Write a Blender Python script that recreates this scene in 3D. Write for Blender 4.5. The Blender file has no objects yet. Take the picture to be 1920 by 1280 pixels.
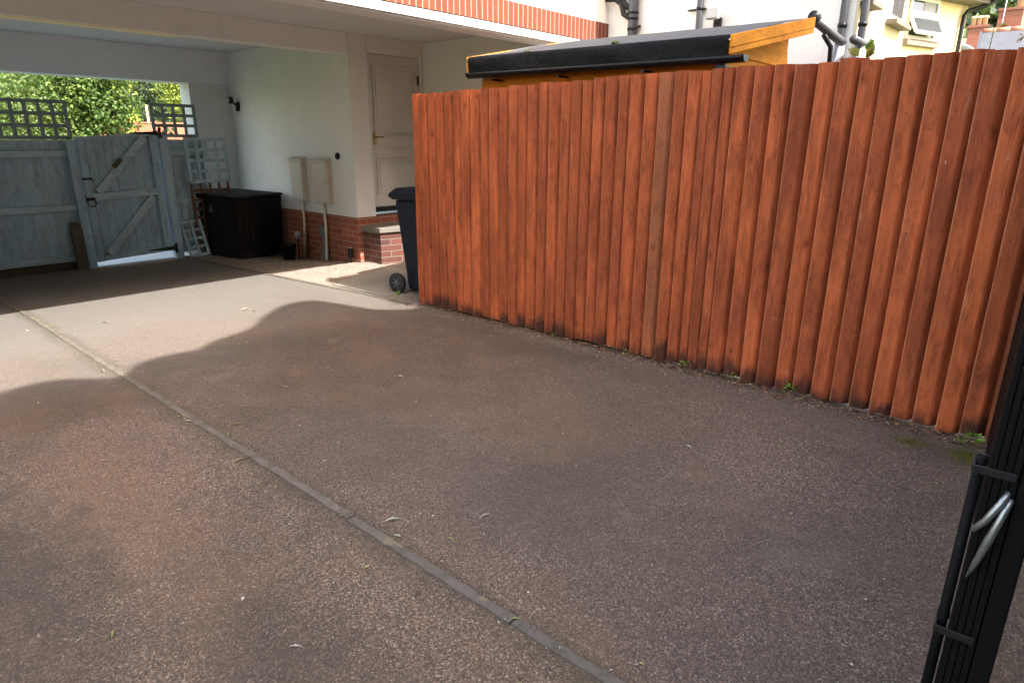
import bpy, math, random
from mathutils import Vector, Matrix
random.seed(7)
R = math.radians
sc = bpy.context.scene
COL = sc.collection

# ------------------------------------------------------------------ camera
# world frame: +x runs along the front of the carport (to the right), +y runs into the carport
cam_d = bpy.data.cameras.new("camera")
cam = bpy.data.objects.new("camera", cam_d); COL.objects.link(cam)
cam_d.sensor_width = 36.0; cam_d.lens = 22.758; cam_d.clip_start = 0.05; cam_d.clip_end = 600
fw = Vector((0.71685155, 0.63090536, -0.29678659)); rt = Vector((0.66184666, -0.74962209, 0.00507172))
upv = rt.cross(fw); rt = fw.cross(upv)
m = Matrix((rt, upv, -fw)).transposed().to_4x4(); m.translation = Vector((0, 0, 1.5))
cam.matrix_world = m
sc.camera = cam
sc.cycles.diffuse_bounces = 8; sc.cycles.max_bounces = 12

# ------------------------------------------------------------------ light
SUN = Vector((0.06, 1.0, -1.086)).normalized()          # the way the light travels
w = bpy.data.worlds.new("World"); sc.world = w; w.use_nodes = True
wn = w.node_tree; wn.nodes.clear()
wo = wn.nodes.new("ShaderNodeOutputWorld"); wb = wn.nodes.new("ShaderNodeBackground"); ws = wn.nodes.new("ShaderNodeTexSky")
ws.sky_type = 'NISHITA'; ws.sun_disc = False
ws.sun_elevation = math.asin(-SUN.z); ws.sun_rotation = math.atan2(-SUN.x, -SUN.y)
ws.air_density = 1.0; ws.dust_density = 2.5; ws.ozone_density = 0.6
wb.inputs["Strength"].default_value = 0.15
wm = wn.nodes.new("ShaderNodeMix"); wm.data_type = 'RGBA'; wm.blend_type = 'MULTIPLY'; wm.inputs[0].default_value = 1.0
wm.inputs[7].default_value = (1.16, 1.0, 0.84, 1)         # thin white cloud: the sky light is less blue
wn.links.new(ws.outputs[0], wm.inputs[6]); wn.links.new(wm.outputs[2], wb.inputs["Color"]); wn.links.new(wb.outputs[0], wo.inputs[0])
sd = bpy.data.lights.new("sun", 'SUN'); sd.energy = 2.2; sd.angle = R(0.4); sd.color = (1.0, 0.98, 0.94)
so = bpy.data.objects.new("sun", sd); COL.objects.link(so)
so.rotation_euler = SUN.to_track_quat('-Z', 'Y').to_euler(); so.location = (-2, -20, 25)
sc.view_settings.view_transform = 'Standard'; sc.view_settings.look = 'None'
sc.view_settings.exposure = 2.98; sc.view_settings.gamma = 1.0; sc.view_settings.use_curve_mapping = False

# ------------------------------------------------------------------ helpers: objects
def tag(o, label=None, cat=None, group=None, kind=None):
    if label: o["label"] = label
    if cat: o["category"] = cat
    if group: o["group"] = group
    if kind: o["kind"] = kind
    return o
def empty(name, loc, label, cat, group=None, rz=0):
    o = bpy.data.objects.new(name, None); COL.objects.link(o)
    o.location = loc; o.rotation_euler = (0, 0, rz); o.empty_display_size = 0.1
    return tag(o, label, cat, group)
def copy_tree(o, parent=None):
    c = o.copy(); COL.objects.link(c)
    if parent: c.parent = parent
    for ch in list(o.children): copy_tree(ch, c)
    return c

class MB:
    """collects shapes into one mesh"""
    def __init__(s): s.v = []; s.f = []; s.c = []; s.cur = (0.5, 0.5, 0.5, 1); s.sm = []
    def add(s, vs, fs, smooth=False):
        b = len(s.v); s.v += [tuple(p) for p in vs]; s.c += [s.cur] * len(vs)
        s.f += [tuple(b + i for i in f) for f in fs]; s.sm += [smooth] * len(fs); return s
    def hexa(s, p):   # 8 points: bottom 0-3 ccw, top 4-7 ccw
        return s.add(p, [(3, 2, 1, 0), (4, 5, 6, 7), (0, 1, 5, 4), (1, 2, 6, 5), (2, 3, 7, 6), (3, 0, 4, 7)])
    def box(s, a, b):
        x0, x1 = sorted((a[0], b[0])); y0, y1 = sorted((a[1], b[1])); z0, z1 = sorted((a[2], b[2]))
        return s.hexa([(x0, y0, z0), (x1, y0, z0), (x1, y1, z0), (x0, y1, z0), (x0, y0, z1), (x1, y0, z1), (x1, y1, z1), (x0, y1, z1)])
    def bar(s, p, q, wd, th, up=(0, 0, 1)):   # rectangular bar from p to q, wd along side, th along up-ish normal
        p = Vector(p); q = Vector(q); d = (q - p).normalized(); u = Vector(up)
        n = (u - d * u.dot(d)).normalized(); sd_ = d.cross(n)
        o = [(-1, -1), (1, -1), (1, 1), (-1, 1)]
        A = [p + sd_ * (wd / 2 * a) + n * (th / 2 * b) for a, b in o]; B = [q + sd_ * (wd / 2 * a) + n * (th / 2 * b) for a, b in o]
        return s.hexa([A[0], A[1], A[2], A[3], B[0], B[1], B[2], B[3]])
    def tube(s, pts, rad, n=10, cap=True):
        pts = [Vector(p) for p in pts]; rr = rad if isinstance(rad, (list, tuple)) else [rad] * len(pts)
        rings = []; prev = None
        for i, p in enumerate(pts):
            d = (pts[min(i + 1, len(pts) - 1)] - pts[max(i - 1, 0)]).normalized()
            if prev is None:
                a = Vector((0, 0, 1)) if abs(d.z) < 0.9 else Vector((1, 0, 0)); u = a.cross(d).normalized()
            else:
                u = (prev - d * prev.dot(d)).normalized()
            prev = u; v = d.cross(u)
            rings.append([p + (u * math.cos(2 * math.pi * k / n) + v * math.sin(2 * math.pi * k / n)) * rr[i] for k in range(n)])
        vs = [q for r_ in rings for q in r_]; fs = []
        for i in range(len(rings) - 1):
            for k in range(n):
                a = i * n + k; b = i * n + (k + 1) % n; fs.append((a, b, b + n, a + n))
        if cap: fs += [tuple(range(n - 1, -1, -1)), tuple(range((len(rings) - 1) * n, len(rings) * n))]
        return s.add(vs, fs, True)
    def lathe(s, prof, c=(0, 0, 0), n=20, axis='z'):   # prof = [(r, h)]
        vs = []; fs = []
        for r_, h in prof:
            for k in range(n):
                a = 2 * math.pi * k / n; x, y = r_ * math.cos(a), r_ * math.sin(a)
                q = (x, y, h) if axis == 'z' else ((x, h, y) if axis == 'y' else (h, x, y))
                vs.append((c[0] + q[0], c[1] + q[1], c[2] + q[2]))
        for i in range(len(prof) - 1):
            for k in range(n):
                a = i * n + k; b = i * n + (k + 1) % n
                fs.append((a, b, b + n, a + n) if axis != 'y' else (a, a + n, b + n, b))
        t = (len(prof) - 1) * n
        bot = tuple(range(n - 1, -1, -1)); top = tuple(range(t, t + n))
        if axis == 'y': bot = bot[::-1]; top = top[::-1]
        fs += [bot, top]
        return s.add(vs, fs, True)
    def prism(s, poly, ax, a, b):   # polygon in the two other axes, extruded along ax from a to b
        def P(u, v, t): return {'x': (t, u, v), 'y': (u, t, v), 'z': (u, v, t)}[ax]
        n = len(poly); vs = [P(u, v, a) for u, v in poly] + [P(u, v, b) for u, v in poly]
        fs = [tuple(range(n - 1, -1, -1)), tuple(range(n, 2 * n))] + [(i, (i + 1) % n, n + (i + 1) % n, n + i) for i in range(n)]
        return s.add(vs, fs)
    def build(s, name, mat, parent=None, bevel=0, loc=None):
        me = bpy.data.meshes.new(name); me.from_pydata(s.v, [], s.f); 
        me.polygons.foreach_set("use_smooth", s.sm)
        ca = me.color_attributes.new("tint", 'FLOAT_COLOR', 'POINT')
        ca.data.foreach_set("color", [x for c in s.c for x in c])
        import bmesh
        bm = bmesh.new(); bm.from_mesh(me); bmesh.ops.recalc_face_normals(bm, faces=bm.faces); bm.to_mesh(me); bm.free()
        me.update(); me.materials.append(mat)
        o = bpy.data.objects.new(name, me); COL.objects.link(o)
        if parent: o.parent = parent
        if loc: o.location = loc
        if bevel:
            bv = o.modifiers.new("bevel", 'BEVEL'); bv.width = bevel; bv.segments = 2; bv.limit_method = 'ANGLE'; bv.angle_limit = R(35)
            bv.harden_normals = False
        return o
def raw(name, v, f, mat, cols=None, parent=None, smooth=False):   # fast mesh without normal fixing
    me = bpy.data.meshes.new(name); me.from_pydata(v, [], f)
    if cols:
        ca = me.color_attributes.new("tint", 'FLOAT_COLOR', 'POINT'); ca.data.foreach_set("color", [x for c in cols for x in c])
    if smooth: me.polygons.foreach_set("use_smooth", [True] * len(f))
    me.update(); me.materials.append(mat)
    o = bpy.data.objects.new(name, me); COL.objects.link(o)
    if parent: o.parent = parent
    return o

# ------------------------------------------------------------------ helpers: materials
class G:
    def __init__(s, name):
        s.m = bpy.data.materials.new(name); s.m.use_nodes = True; s.t = s.m.node_tree
        s.p = s.t.nodes["Principled BSDF"]; s.out = s.t.nodes["Material Output"]
        s.co = s.t.nodes.new("ShaderNodeTexCoord").outputs["Object"]
    def set(s, sock, v):
        if isinstance(v, bpy.types.NodeSocket): s.t.links.new(v, sock)
        elif isinstance(v, (tuple, list)) and len(v) == 3 and sock.type == 'RGBA': sock.default_value = (*v, 1)
        else: sock.default_value = v
    def n(s, typ, out=0, props=None, **kw):
        nd = s.t.nodes.new("ShaderNode" + typ)
        for k, v in (props or {}).items(): setattr(nd, k, v)
        for k, v in kw.items():
            key = int(k[1:]) if k[0] == 'i' and k[1:].isdigit() else k.replace('_', ' ')
            s.set(nd.inputs[key], v)
        return nd.outputs[out]
    def math(s, op, a, b=0.0, c=0.0): return s.n("Math", 0, dict(operation=op), i0=a, i1=b, i2=c)
    def mix(s, f, a, b, mode='MIX'):
        nd = s.t.nodes.new("ShaderNodeMix"); nd.data_type = 'RGBA'; nd.blend_type = mode
        s.set(nd.inputs[0], f); s.set(nd.inputs[6], a); s.set(nd.inputs[7], b); return nd.outputs[2]
    def ramp(s, f, stops):
        nd = s.t.nodes.new("ShaderNodeValToRGB"); e = nd.color_ramp.elements
        while len(e) < len(stops): e.new(0.5)
        for el, (p, c) in zip(e, stops):
            el.position = p; el.color = (*c, 1) if isinstance(c, tuple) else (c, c, c, 1)
        s.set(nd.inputs[0], f); return nd.outputs[0]
    def mapv(s, sc_=(1, 1, 1), loc=(0, 0, 0), rot=(0, 0, 0), vec=None):
        return s.n("Mapping", 0, None, Vector=vec or s.co, Scale=sc_, Location=loc, Rotation=rot)
    def noise(s, scale, detail=4, rough=0.55, vec=None, dist=0.0, out=0):
        return s.n("TexNoise", out, None, Vector=vec or s.co, Scale=scale, Detail=detail, Roughness=rough, Distortion=dist)
    def bump(s, h, strength, dist=0.01, nrm=None):
        kw = dict(Height=h, Strength=strength, Distance=dist)
        if nrm: kw['Normal'] = nrm
        b = s.n("Bump", 0, None, **kw); s.t.links.new(b, s.p.inputs["Normal"]); return b
    def fin(s, col=None, rough=None, metal=None, spec=None, trans=None):
        if col is not None: s.set(s.p.inputs["Base Color"], col)
        if rough is not None: s.set(s.p.inputs["Roughness"], rough)
        if metal is not None: s.set(s.p.inputs["Metallic"], metal)
        if spec is not None: s.set(s.p.inputs["Specular IOR Level"], spec)
        return s.m
def mul(c, k): return tuple(x * k for x in c)
def plain(name, c, rough=0.6, var=0.25, scale=6, bump=0.1, bscale=60, metal=0, spec=0.4, stretch=(1, 1, 1), bdist=0.003):
    g = G(name); v = g.mapv(stretch)
    f = g.noise(scale, 6, 0.6, v)
    col = g.mix(f, mul(c, 1 - var), mul(c, 1 + var))
    col = g.mix(g.math('MULTIPLY', g.ramp(g.noise(scale * 3.7, 5, 0.65, v), [(0.45, 0.0), (0.75, 1.0)]), var), col, mul(c, 0.55))
    r_ = g.math('MULTIPLY_ADD', g.noise(scale * 2, 3), 0.25, rough - 0.12)
    if bump: g.bump(g.noise(bscale, 4, 0.6, v), bump, bdist)
    return g.fin(col, r_, metal, spec)

M = {}
# --- driveway: worn bituminous surface with brown and grey chippings
g = G("bitumen_macadam")
v1 = g.n("TexVoronoi", 1, None, Vector=g.co, Scale=185.0); d1 = g.n("TexVoronoi", 0, None, Vector=g.co, Scale=185.0)
sepc = g.n("SeparateColor", 0, None, Color=v1)
chip = g.ramp(sepc, [(0.0, (0.012, 0.010, 0.009)), (0.30, (0.038, 0.031, 0.027)), (0.55, (0.085, 0.062, 0.051)), (0.80, (0.150, 0.100, 0.074)), (0.96, (0.21, 0.17, 0.14)), (1.0, (0.34, 0.29, 0.24))])
fine = g.noise(420, 3, 0.7)
chip = g.mix(0.30, chip, g.ramp(fine, [(0.3, (0.028, 0.023, 0.021)), (0.7, (0.13, 0.10, 0.082))]))
fill = g.ramp(g.noise(60, 6, 0.7), [(0.3, (0.040, 0.032, 0.028)), (0.7, (0.078, 0.062, 0.054))])
speck = g.ramp(g.noise(85, 6, 0.8), [(0.32, 0.30), (0.68, 1.45)])
speck = g.n("SeparateColor", 0, None, Color=speck)
wear = g.ramp(g.noise(0.55, 7, 0.62, g.mapv((1, 0.6, 1), (3.1, 1.7, 0))), [(0.38, 0.45), (0.62, 1.0)])
base = g.mix(wear, fill, chip)
def patch(x, y, rx, ry):
    v = g.n("VectorMath", 1, dict(operation='LENGTH'), i0=g.mapv((1 / rx, 1 / ry, 0), (-x / rx, -y / ry, 0)))
    v = g.math('ADD', v, g.math('MULTIPLY_ADD', g.noise(3.4, 9, .78, g.mapv((1, 1, 1), (x, y, 0)), .3), 2.6, -1.3))
    return g.ramp(v, [(0.35, 1.0), (1.0, 0.0)])
base = g.mix(g.math('MULTIPLY', g.math('MULTIPLY', patch(2.8, 3.6, 1.5, 1.6), speck), .62), base, (0.042, 0.031, 0.022))  # shade by the fence and shadow edge painted in as darker brown
base = g.mix(g.math('MULTIPLY', g.math('MULTIPLY', patch(0.9, 4.3, .7, .5), speck), .68), base, (0.042, 0.031, 0.022))
base = g.mix(g.math('MULTIPLY', g.math('MULTIPLY', patch(2.6, 1.7, 1.1, .7), speck), .45), base, (0.040, 0.033, 0.027))
base = g.mix(g.math('MULTIPLY', g.math('MULTIPLY', patch(0.75, 2.75, .38, 1.2), speck), .30), base, (0.135, 0.082, 0.044))
base = g.mix(g.math('MULTIPLY', g.math('MULTIPLY', patch(2.85, 4.75, .75, .5), speck), .32), base, (0.110, 0.070, 0.034))
base = g.mix(g.math('MULTIPLY', g.math('MULTIPLY', patch(0.25, 2.6, .38, 1.1), speck), .72), base, (0.034, 0.029, 0.024))
base = g.mix(g.math('MULTIPLY', g.math('MULTIPLY', patch(0.72, 1.5, .28, .55), speck), .65), base, (0.036, 0.031, 0.026))
base = g.mix(g.math('MULTIPLY', g.math('MULTIPLY', patch(3.6, 3.2, .25, 1.2), speck), .42), base, (0.034, 0.029, 0.024))
base = g.mix(g.math('MULTIPLY', g.math('MULTIPLY', patch(2.3, 4.5, 1.0, .4), speck), .60), base, (0.034, 0.029, 0.024))
base = g.mix(g.math('MULTIPLY', g.math('MULTIPLY', patch(2.0, 1.6, .6, .35), speck), .22), base, (0.036, 0.031, 0.027))
rust = g.ramp(g.noise(0.8, 6, 0.65, g.mapv((1.3, 0.8, 1), (7.3, 2.2, 0)), 0.4), [(0.50, 0.0), (0.68, 1.0)])
base = g.mix(g.math('MULTIPLY', g.math('MULTIPLY', rust, speck), 0.36), base, (0.115, 0.074, 0.042), 'MIX')
dark = g.ramp(g.noise(1.1, 7, 0.68, g.mapv((1.0, 0.7, 1), (1.2, 9.4, 0)), 0.5), [(0.48, 0.0), (0.66, 1.0)])
base = g.mix(g.math('MULTIPLY', g.math('MULTIPLY', dark, speck), 0.42), base, (0.034, 0.029, 0.024))
pale = g.ramp(g.noise(1.7, 6, 0.6, g.mapv((1, 1, 1), (4.5, 5.5, 0)), 0.3), [(0.60, 0.0), (0.74, 1.0)])
base = g.mix(g.math('MULTIPLY', g.math('MULTIPLY', pale, speck), 0.30), base, (0.14, 0.115, 0.10))
far_ramp = g.ramp(g.n("SeparateXYZ", 1, None, Vector=g.mapv((1, 1, 1))), [(0.0, 0.0), (1.0, 1.0)])
yy = g.n("SeparateXYZ", 1, None, Vector=g.co)
# sunlit tone of the far end painted in: greyer and paler than the open end
sunlit_tone = g.ramp(g.math('ADD', g.math('MULTIPLY', g.math('SUBTRACT', yy, 3.6), 0.25), g.math('MULTIPLY', g.noise(0.9, 5), 0.5)), [(0.35, 0.0), (0.85, 1.0)])
base = g.mix(g.math('MULTIPLY', sunlit_tone, 0.72), base, g.mix(g.noise(240, 4, .7), (0.068, 0.069, 0.070), (0.112, 0.113, 0.115)))
pits = g.ramp(g.noise(38, 4, .6), [(.66, 0.0), (.72, 1.0)])
zone = g.ramp(g.noise(1.9, 5, .6, g.mapv((1, 1, 1), (6, 1, 0))), [(.46, 0.0), (.6, 1.0)])
base = g.mix(g.math('MULTIPLY', g.math('MULTIPLY', pits, zone), .75), base, (0.016, 0.014, 0.012))
xx = g.n("SeparateXYZ", 0, None, Vector=g.co)
band = g.math('ABSOLUTE', g.math('SUBTRACT', xx, g.math('MULTIPLY_ADD', g.noise(2.2, 5, .7), 0.22, 1.20)))
band = g.ramp(g.math('ADD', band, g.math('MULTIPLY', g.noise(22, 6, .75), 0.16)), [(0.08, 1.0), (0.18, 0.0)])
base = g.mix(g.math('MULTIPLY', g.math('MULTIPLY', band, speck), 0.6), base, (0.030, 0.029, 0.018))
base = g.mix(1.0, base, (1.40, 1.30, 1.17), 'MULTIPLY')
hh = g.math('ADD', g.math('MULTIPLY', g.math('SUBTRACT', 1.0, d1), 0.6), g.math('MULTIPLY', fine, 0.4))
g.bump(hh, 0.55, 0.006)
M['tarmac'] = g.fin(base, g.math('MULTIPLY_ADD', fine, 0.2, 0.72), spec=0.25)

# --- render, brick, concrete
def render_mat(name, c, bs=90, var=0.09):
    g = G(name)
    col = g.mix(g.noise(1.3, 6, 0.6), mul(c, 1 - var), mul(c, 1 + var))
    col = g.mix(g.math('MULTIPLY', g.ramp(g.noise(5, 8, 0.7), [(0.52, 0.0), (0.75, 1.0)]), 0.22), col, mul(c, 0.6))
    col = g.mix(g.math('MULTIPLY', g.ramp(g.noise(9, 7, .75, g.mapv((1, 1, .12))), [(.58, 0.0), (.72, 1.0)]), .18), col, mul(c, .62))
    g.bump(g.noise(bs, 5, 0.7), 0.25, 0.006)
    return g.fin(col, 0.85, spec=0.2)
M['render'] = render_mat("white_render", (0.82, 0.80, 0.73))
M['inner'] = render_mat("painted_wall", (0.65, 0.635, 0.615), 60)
M['ceil'] = render_mat("ceiling_board", (0.57, 0.565, 0.58), 120, 0.03)
M['beam'] = render_mat("painted_beam", (0.70, 0.69, 0.70), 100, 0.03)
M['bounce'] = render_mat("pale_bounce", (0.80, 0.77, 0.56), 100, .03)  # pale yellow for bounce light painted under the middle beam
M['cream'] = render_mat("cream_render", (0.74, 0.62, 0.40))
M['cream2'] = render_mat("pale_yellow_render", (0.78, 0.62, 0.38))
def brick_mat(name, a, b, mortar, soldier=False, row=0.075, wd=0.225):
    g = G(name)
    sx = g.t.nodes.new("ShaderNodeSeparateXYZ"); g.t.links.new(g.co, sx.inputs[0])
    u = g.math('ADD', sx.outputs[0], sx.outputs[1])
    cb = g.n("CombineXYZ", 0, None, X=(g.math('ADD', sx.outputs[2], 0.35) if soldier else u), Y=(u if soldier else sx.outputs[2]))
    nd = g.t.nodes.new("ShaderNodeTexBrick"); g.t.links.new(cb, nd.inputs["Vector"])
    nd.offset = 0.0 if soldier else 0.5
    for k, v in (("Color1", (*a, 1)), ("Color2", (*b, 1)), ("Mortar", (*mortar, 1)), ("Scale", 1.0), ("Mortar Size", 0.006), ("Mortar Smooth", 0.15), ("Bias", 0.0), ("Brick Width", 4.0 if soldier else wd), ("Row Height", row)):
        nd.inputs[k].default_value = v
    col = g.mix(g.math('MULTIPLY', g.noise(9, 6, 0.7), 0.6), nd.outputs[0], mul(a, 0.45))
    col = g.mix(g.math('MULTIPLY', g.ramp(g.noise(28, 5, 0.7), [(0.58, 0.0), (0.75, 1.0)]), 0.35), col, mortar)
    col = g.mix(nd.outputs[1], col, g.mix(g.noise(30, 4), mul(mortar, 0.7), mortar))
    g.bump(g.math('ADD', g.math('MULTIPLY', g.math('SUBTRACT', 1.0, nd.outputs[1]), 0.8), g.math('MULTIPLY', g.noise(120, 4), 0.25)), 0.5, 0.008)
    return g.fin(col, 0.85, spec=0.2)
M['brick'] = brick_mat("red_brick", (0.38, 0.115, 0.062), (0.26, 0.075, 0.045), (0.32, 0.24, 0.19))
M['brickdark'] = brick_mat("dark_step_brick", (0.15, 0.055, 0.038), (0.07, 0.035, 0.030), (0.17, 0.14, 0.115))
M['soldier'] = brick_mat("soldier_course_brick", (0.20, 0.055, 0.029), (0.155, 0.046, 0.029), (0.30, 0.235, 0.185), True)
M['oldbrick'] = brick_mat("old_chimney_brick", (0.28, 0.095, 0.055), (0.22, 0.07, 0.045), (0.22, 0.17, 0.14))
M['kerb'] = plain("kerb_concrete", (0.098, 0.085, 0.068), 0.9, 0.35, 5, 0.5, 150, 0, 0.2)
g = G("mossy_kerb")
c1 = g.mix(g.noise(4, 6, .65), (0.085, 0.070, 0.056), (0.135, 0.114, 0.092))
c1 = g.mix(g.math('MULTIPLY', g.ramp(g.noise(9, 7, .75, g.mapv((1, 1, 1), (2, 5, 1))), [(.47, 0.0), (.62, 1.0)]), .75), c1, (0.045, 0.040, 0.026))
c1 = g.mix(g.math('MULTIPLY', g.ramp(g.noise(13, 5, .6, g.mapv((1, .8, 1), (8, 3, 1))), [(.60, 0.0), (.64, 1.0)]), .65), c1, (0.20, 0.165, 0.085))
c1 = g.mix(g.math('MULTIPLY', g.noise(300, 3), .4), c1, (0.15, 0.13, 0.11))
g.bump(g.noise(140, 5, .7), .6, .004)
M['pinkerb'] = g.fin(c1, .9, spec=.2)
M['conc'] = plain("pale_concrete", (0.25, 0.225, 0.19), 0.9, 0.25, 3, 0.4, 120, 0, 0.2)
M['stone'] = plain("coping_stone", (0.15, 0.132, 0.11), 0.9, 0.25, 6, 0.4, 80, 0, 0.2)
M['gravelbase'] = plain("gravel_earth", (0.24, 0.19, 0.155), 0.95, 0.25, 25, 0.8, 90, 0, 0.1, bdist=0.01)
M['soil'] = plain("bare_soil", (0.07, 0.055, 0.04), 0.95, 0.4, 8, 0.6, 60, 0, 0.1)
def tinted(name, ramp, rough=0.8, bump=0.0, spec=0.25):
    g = G(name); a = g.n("Attribute", 0, dict(attribute_name="tint")); r_ = g.n("SeparateColor", 0, None, Color=a)
    col = g.ramp(r_, ramp)
    col = g.mix(g.math('MULTIPLY', g.noise(40, 4), 0.35), col, mul(ramp[0][1], 0.7))
    if bump: g.bump(g.noise(150, 4), bump, 0.003)
    return g.fin(col, rough, spec=spec)
M['stones'] = tinted("gravel_stones", [(0, (0.16, 0.125, 0.10)), (0.5, (0.25, 0.195, 0.16)), (0.85, (0.33, 0.27, 0.225)), (1, (0.44, 0.40, 0.35))], 0.8, 0.3)
M['litter'] = tinted("dry_leaf_litter", [(0, (0.03, 0.022, 0.015)), (0.35, (0.13, 0.08, 0.045)), (0.7, (0.30, 0.19, 0.10)), (0.9, (0.30, 0.10, 0.035)), (1, (0.50, 0.42, 0.30))], 0.85)
M['bits'] = tinted("leaf_and_twig_bits", [(0, (0.35, 0.33, 0.28)), (0.25, (0.22, 0.13, 0.05)), (0.5, (0.30, 0.34, 0.10)), (0.75, (0.40, 0.34, 0.18)), (1, (0.55, 0.53, 0.5))], 0.85)

# --- timber
def wood(name, ca, cb, rough=0.7, stain=None, grain=1.0, knots=True, axis='z', wear=0.0, peel=None):
    """long-grained timber; tint.r shifts each board, tint.g shifts its pattern"""
    g = G(name)
    a = g.n("Attribute", 0, dict(attribute_name="tint")); sp = g.t.nodes.new("ShaderNodeSeparateColor"); g.t.links.new(a, sp.inputs[0])
    off = g.n("CombineXYZ", 0, None, X=g.math('MULTIPLY', sp.outputs[1], 37.0), Y=g.math('MULTIPLY', sp.outputs[1], 17.0), Z=g.math('MULTIPLY', sp.outputs[1], 29.0))
    vec = g.n("VectorMath", 0, dict(operation='ADD'), i0=g.co, i1=off)
    st = {'z': (1, 1, 0.06), 'x': (0.06, 1, 1), 'y': (1, 0.06, 1)}[axis]
    gv = g.mapv(st, vec=vec)
    n1 = g.noise(60 * grain, 6, 0.7, gv, 0.6)
    n2 = g.noise(5, 5, 0.6, g.mapv({'z': (1, 1, 0.25), 'x': (0.25, 1, 1), 'y': (1, 0.25, 1)}[axis], vec=vec))
    n3 = g.noise(230 * grain, 4, 0.7, g.mapv({'z': (1, 1, 0.035), 'x': (0.035, 1, 1), 'y': (1, 0.035, 1)}[axis], vec=vec), 0.4)
    f = g.math('ADD', g.math('ADD', g.math('MULTIPLY', n1, 0.28), g.math('MULTIPLY', n2, 0.42)), g.math('MULTIPLY', n3, 0.30))
    col = g.ramp(f, [(0.32, mul(cb, 0.7)), (0.44, mul(cb, 1.05)), (0.56, ca), (0.68, mul(ca, 1.2))])
    col = g.mix(g.math('MULTIPLY', sp.outputs[0], 0.55), col, mul(cb, 0.9))
    if stain: col = g.mix(g.math('MULTIPLY', g.math('GREATER_THAN', sp.outputs[0], 0.985), 0.42), col, (0.26, 0.13, 0.065))
    blot = g.ramp(g.noise(3.2, 7, 0.72, g.mapv({'z': (1.6, 1.6, 0.5), 'x': (0.5, 1.6, 1.6), 'y': (1.6, 0.5, 1.6)}[axis], (5, 5, 5), vec=vec), 0.4), [(0.46, 0.0), (0.66, 1.0)])
    col = g.mix(g.math('MULTIPLY', blot, 0.5), col, mul(cb, 0.6))
    smr = g.ramp(g.noise(14, 6, 0.8, g.mapv({'z': (1, 1, 0.4), 'x': (0.4, 1, 1), 'y': (1, 0.4, 1)}[axis], (2, 8, 1), vec=vec), 0.8), [(0.5, 0.0), (0.68, 1.0)])
    col = g.mix(g.math('MULTIPLY', smr, 0.6), col, mul(cb, 0.48))
    lt = g.ramp(g.noise(9, 5, 0.7, g.mapv({'z': (1, 1, 0.22), 'x': (0.22, 1, 1), 'y': (1, 0.22, 1)}[axis], (4, 1, 6), vec=vec), 0.3), [(0.54, 0.0), (0.68, 1.0)])
    col = g.mix(g.math('MULTIPLY', lt, 0.4), col, mul(ca, 1.4))
    if knots:
        kv = g.n("TexVoronoi", 0, None, Vector=g.mapv({'z': (1, 1, 0.6), 'x': (0.6, 1, 1), 'y': (1, 0.6, 1)}[axis], vec=vec), Scale=5.0)
        kn = g.ramp(kv, [(0.03, 1.0), (0.075, 0.35), (0.17, 0.0)])
        col = g.mix(g.math('MULTIPLY', kn, 0.75), col, mul(cb, 0.42))
    if peel:
        pk = g.ramp(g.noise(26, 7, 0.75, g.mapv({'z': (1, 1, 0.16), 'x': (0.16, 1, 1), 'y': (1, 0.16, 1)}[axis], vec=vec)), [(0.62, 0.0), (0.72, 1.0)])
        col = g.mix(g.math('MULTIPLY', pk, 0.45), col, peel)
    if stain:
        zz = g.n("SeparateXYZ", 2, None, Vector=g.co)
        nz = g.noise(7, 6, 0.7, g.mapv((1, 1, 0.4), vec=vec))
        s_ = g.ramp(g.math('SUBTRACT', g.math('ADD', g.math('MULTIPLY', nz, 0.34), g.math('MULTIPLY', sp.outputs[2], 0.12)), zz), [(0.10, 0.0), (0.19, 1.0)])
        col = g.mix(g.math('MULTIPLY', s_, 0.85), col, stain)
        # bleached marks and bird droppings
        wk = g.ramp(g.noise(20, 8, 0.82, g.mapv((1, 1, 0.22), (3, 3, 3), vec=vec)), [(0.60, 0.0), (0.67, 1.0)])
        col = g.mix(g.math('MULTIPLY', wk, 0.55), col, (0.46, 0.22, 0.14))
        wk = g.ramp(g.noise(34, 6, 0.75, g.mapv((1, 1, 0.35), (9, 3, 3), vec=vec)), [(0.70, 0.0), (0.725, 1.0)])
        col = g.mix(g.math('MULTIPLY', wk, 0.8), col, (0.60, 0.50, 0.44))
        lime = g.ramp(g.math('SUBTRACT', g.math('MULTIPLY', g.noise(11, 7, 0.75, g.mapv((1, 1, 0.6), (1, 7, 3), vec=vec)), 0.42), zz), [(0.215, 0.0), (0.26, 1.0)])
        col = g.mix(g.math('MULTIPLY', lime, 0.7), col, (0.30, 0.25, 0.21))
        saw = g.math('SINE', g.math('MULTIPLY', g.math('ADD', zz, g.math('MULTIPLY', g.noise(3, 2, .5, vec=vec), .05)), 520.0))
        col = g.mix(g.math('MULTIPLY_ADD', saw, 0.05, 0.05), col, mul(cb, 0.6))
    if stain:
        an = g.n("Attribute", 3, dict(attribute_name="tint"))
        rub = g.math('MULTIPLY', g.math('SUBTRACT', 1.0, an), g.n("SeparateColor", 0, None, Color=g.ramp(g.noise(6, 6, .75, g.mapv((1, 1, .5), (1, 2, 9), vec=vec)), [(.38, .15), (.62, 1.0)])))
        col = g.mix(g.math('MULTIPLY', rub, .6), col, (0.52, 0.24, 0.13))
    g.bump(g.math('ADD', n1, g.math('MULTIPLY', n2, 0.3)), 0.35, 0.004)
    return g.fin(col, rough, spec=0.14)
M['fence'] = wood("red_brown_stained_timber", (0.49, 0.116, 0.038), (0.24, 0.056, 0.021), 0.68, (0.022, 0.015, 0.012), peel=(0.42, 0.17, 0.085))
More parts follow.
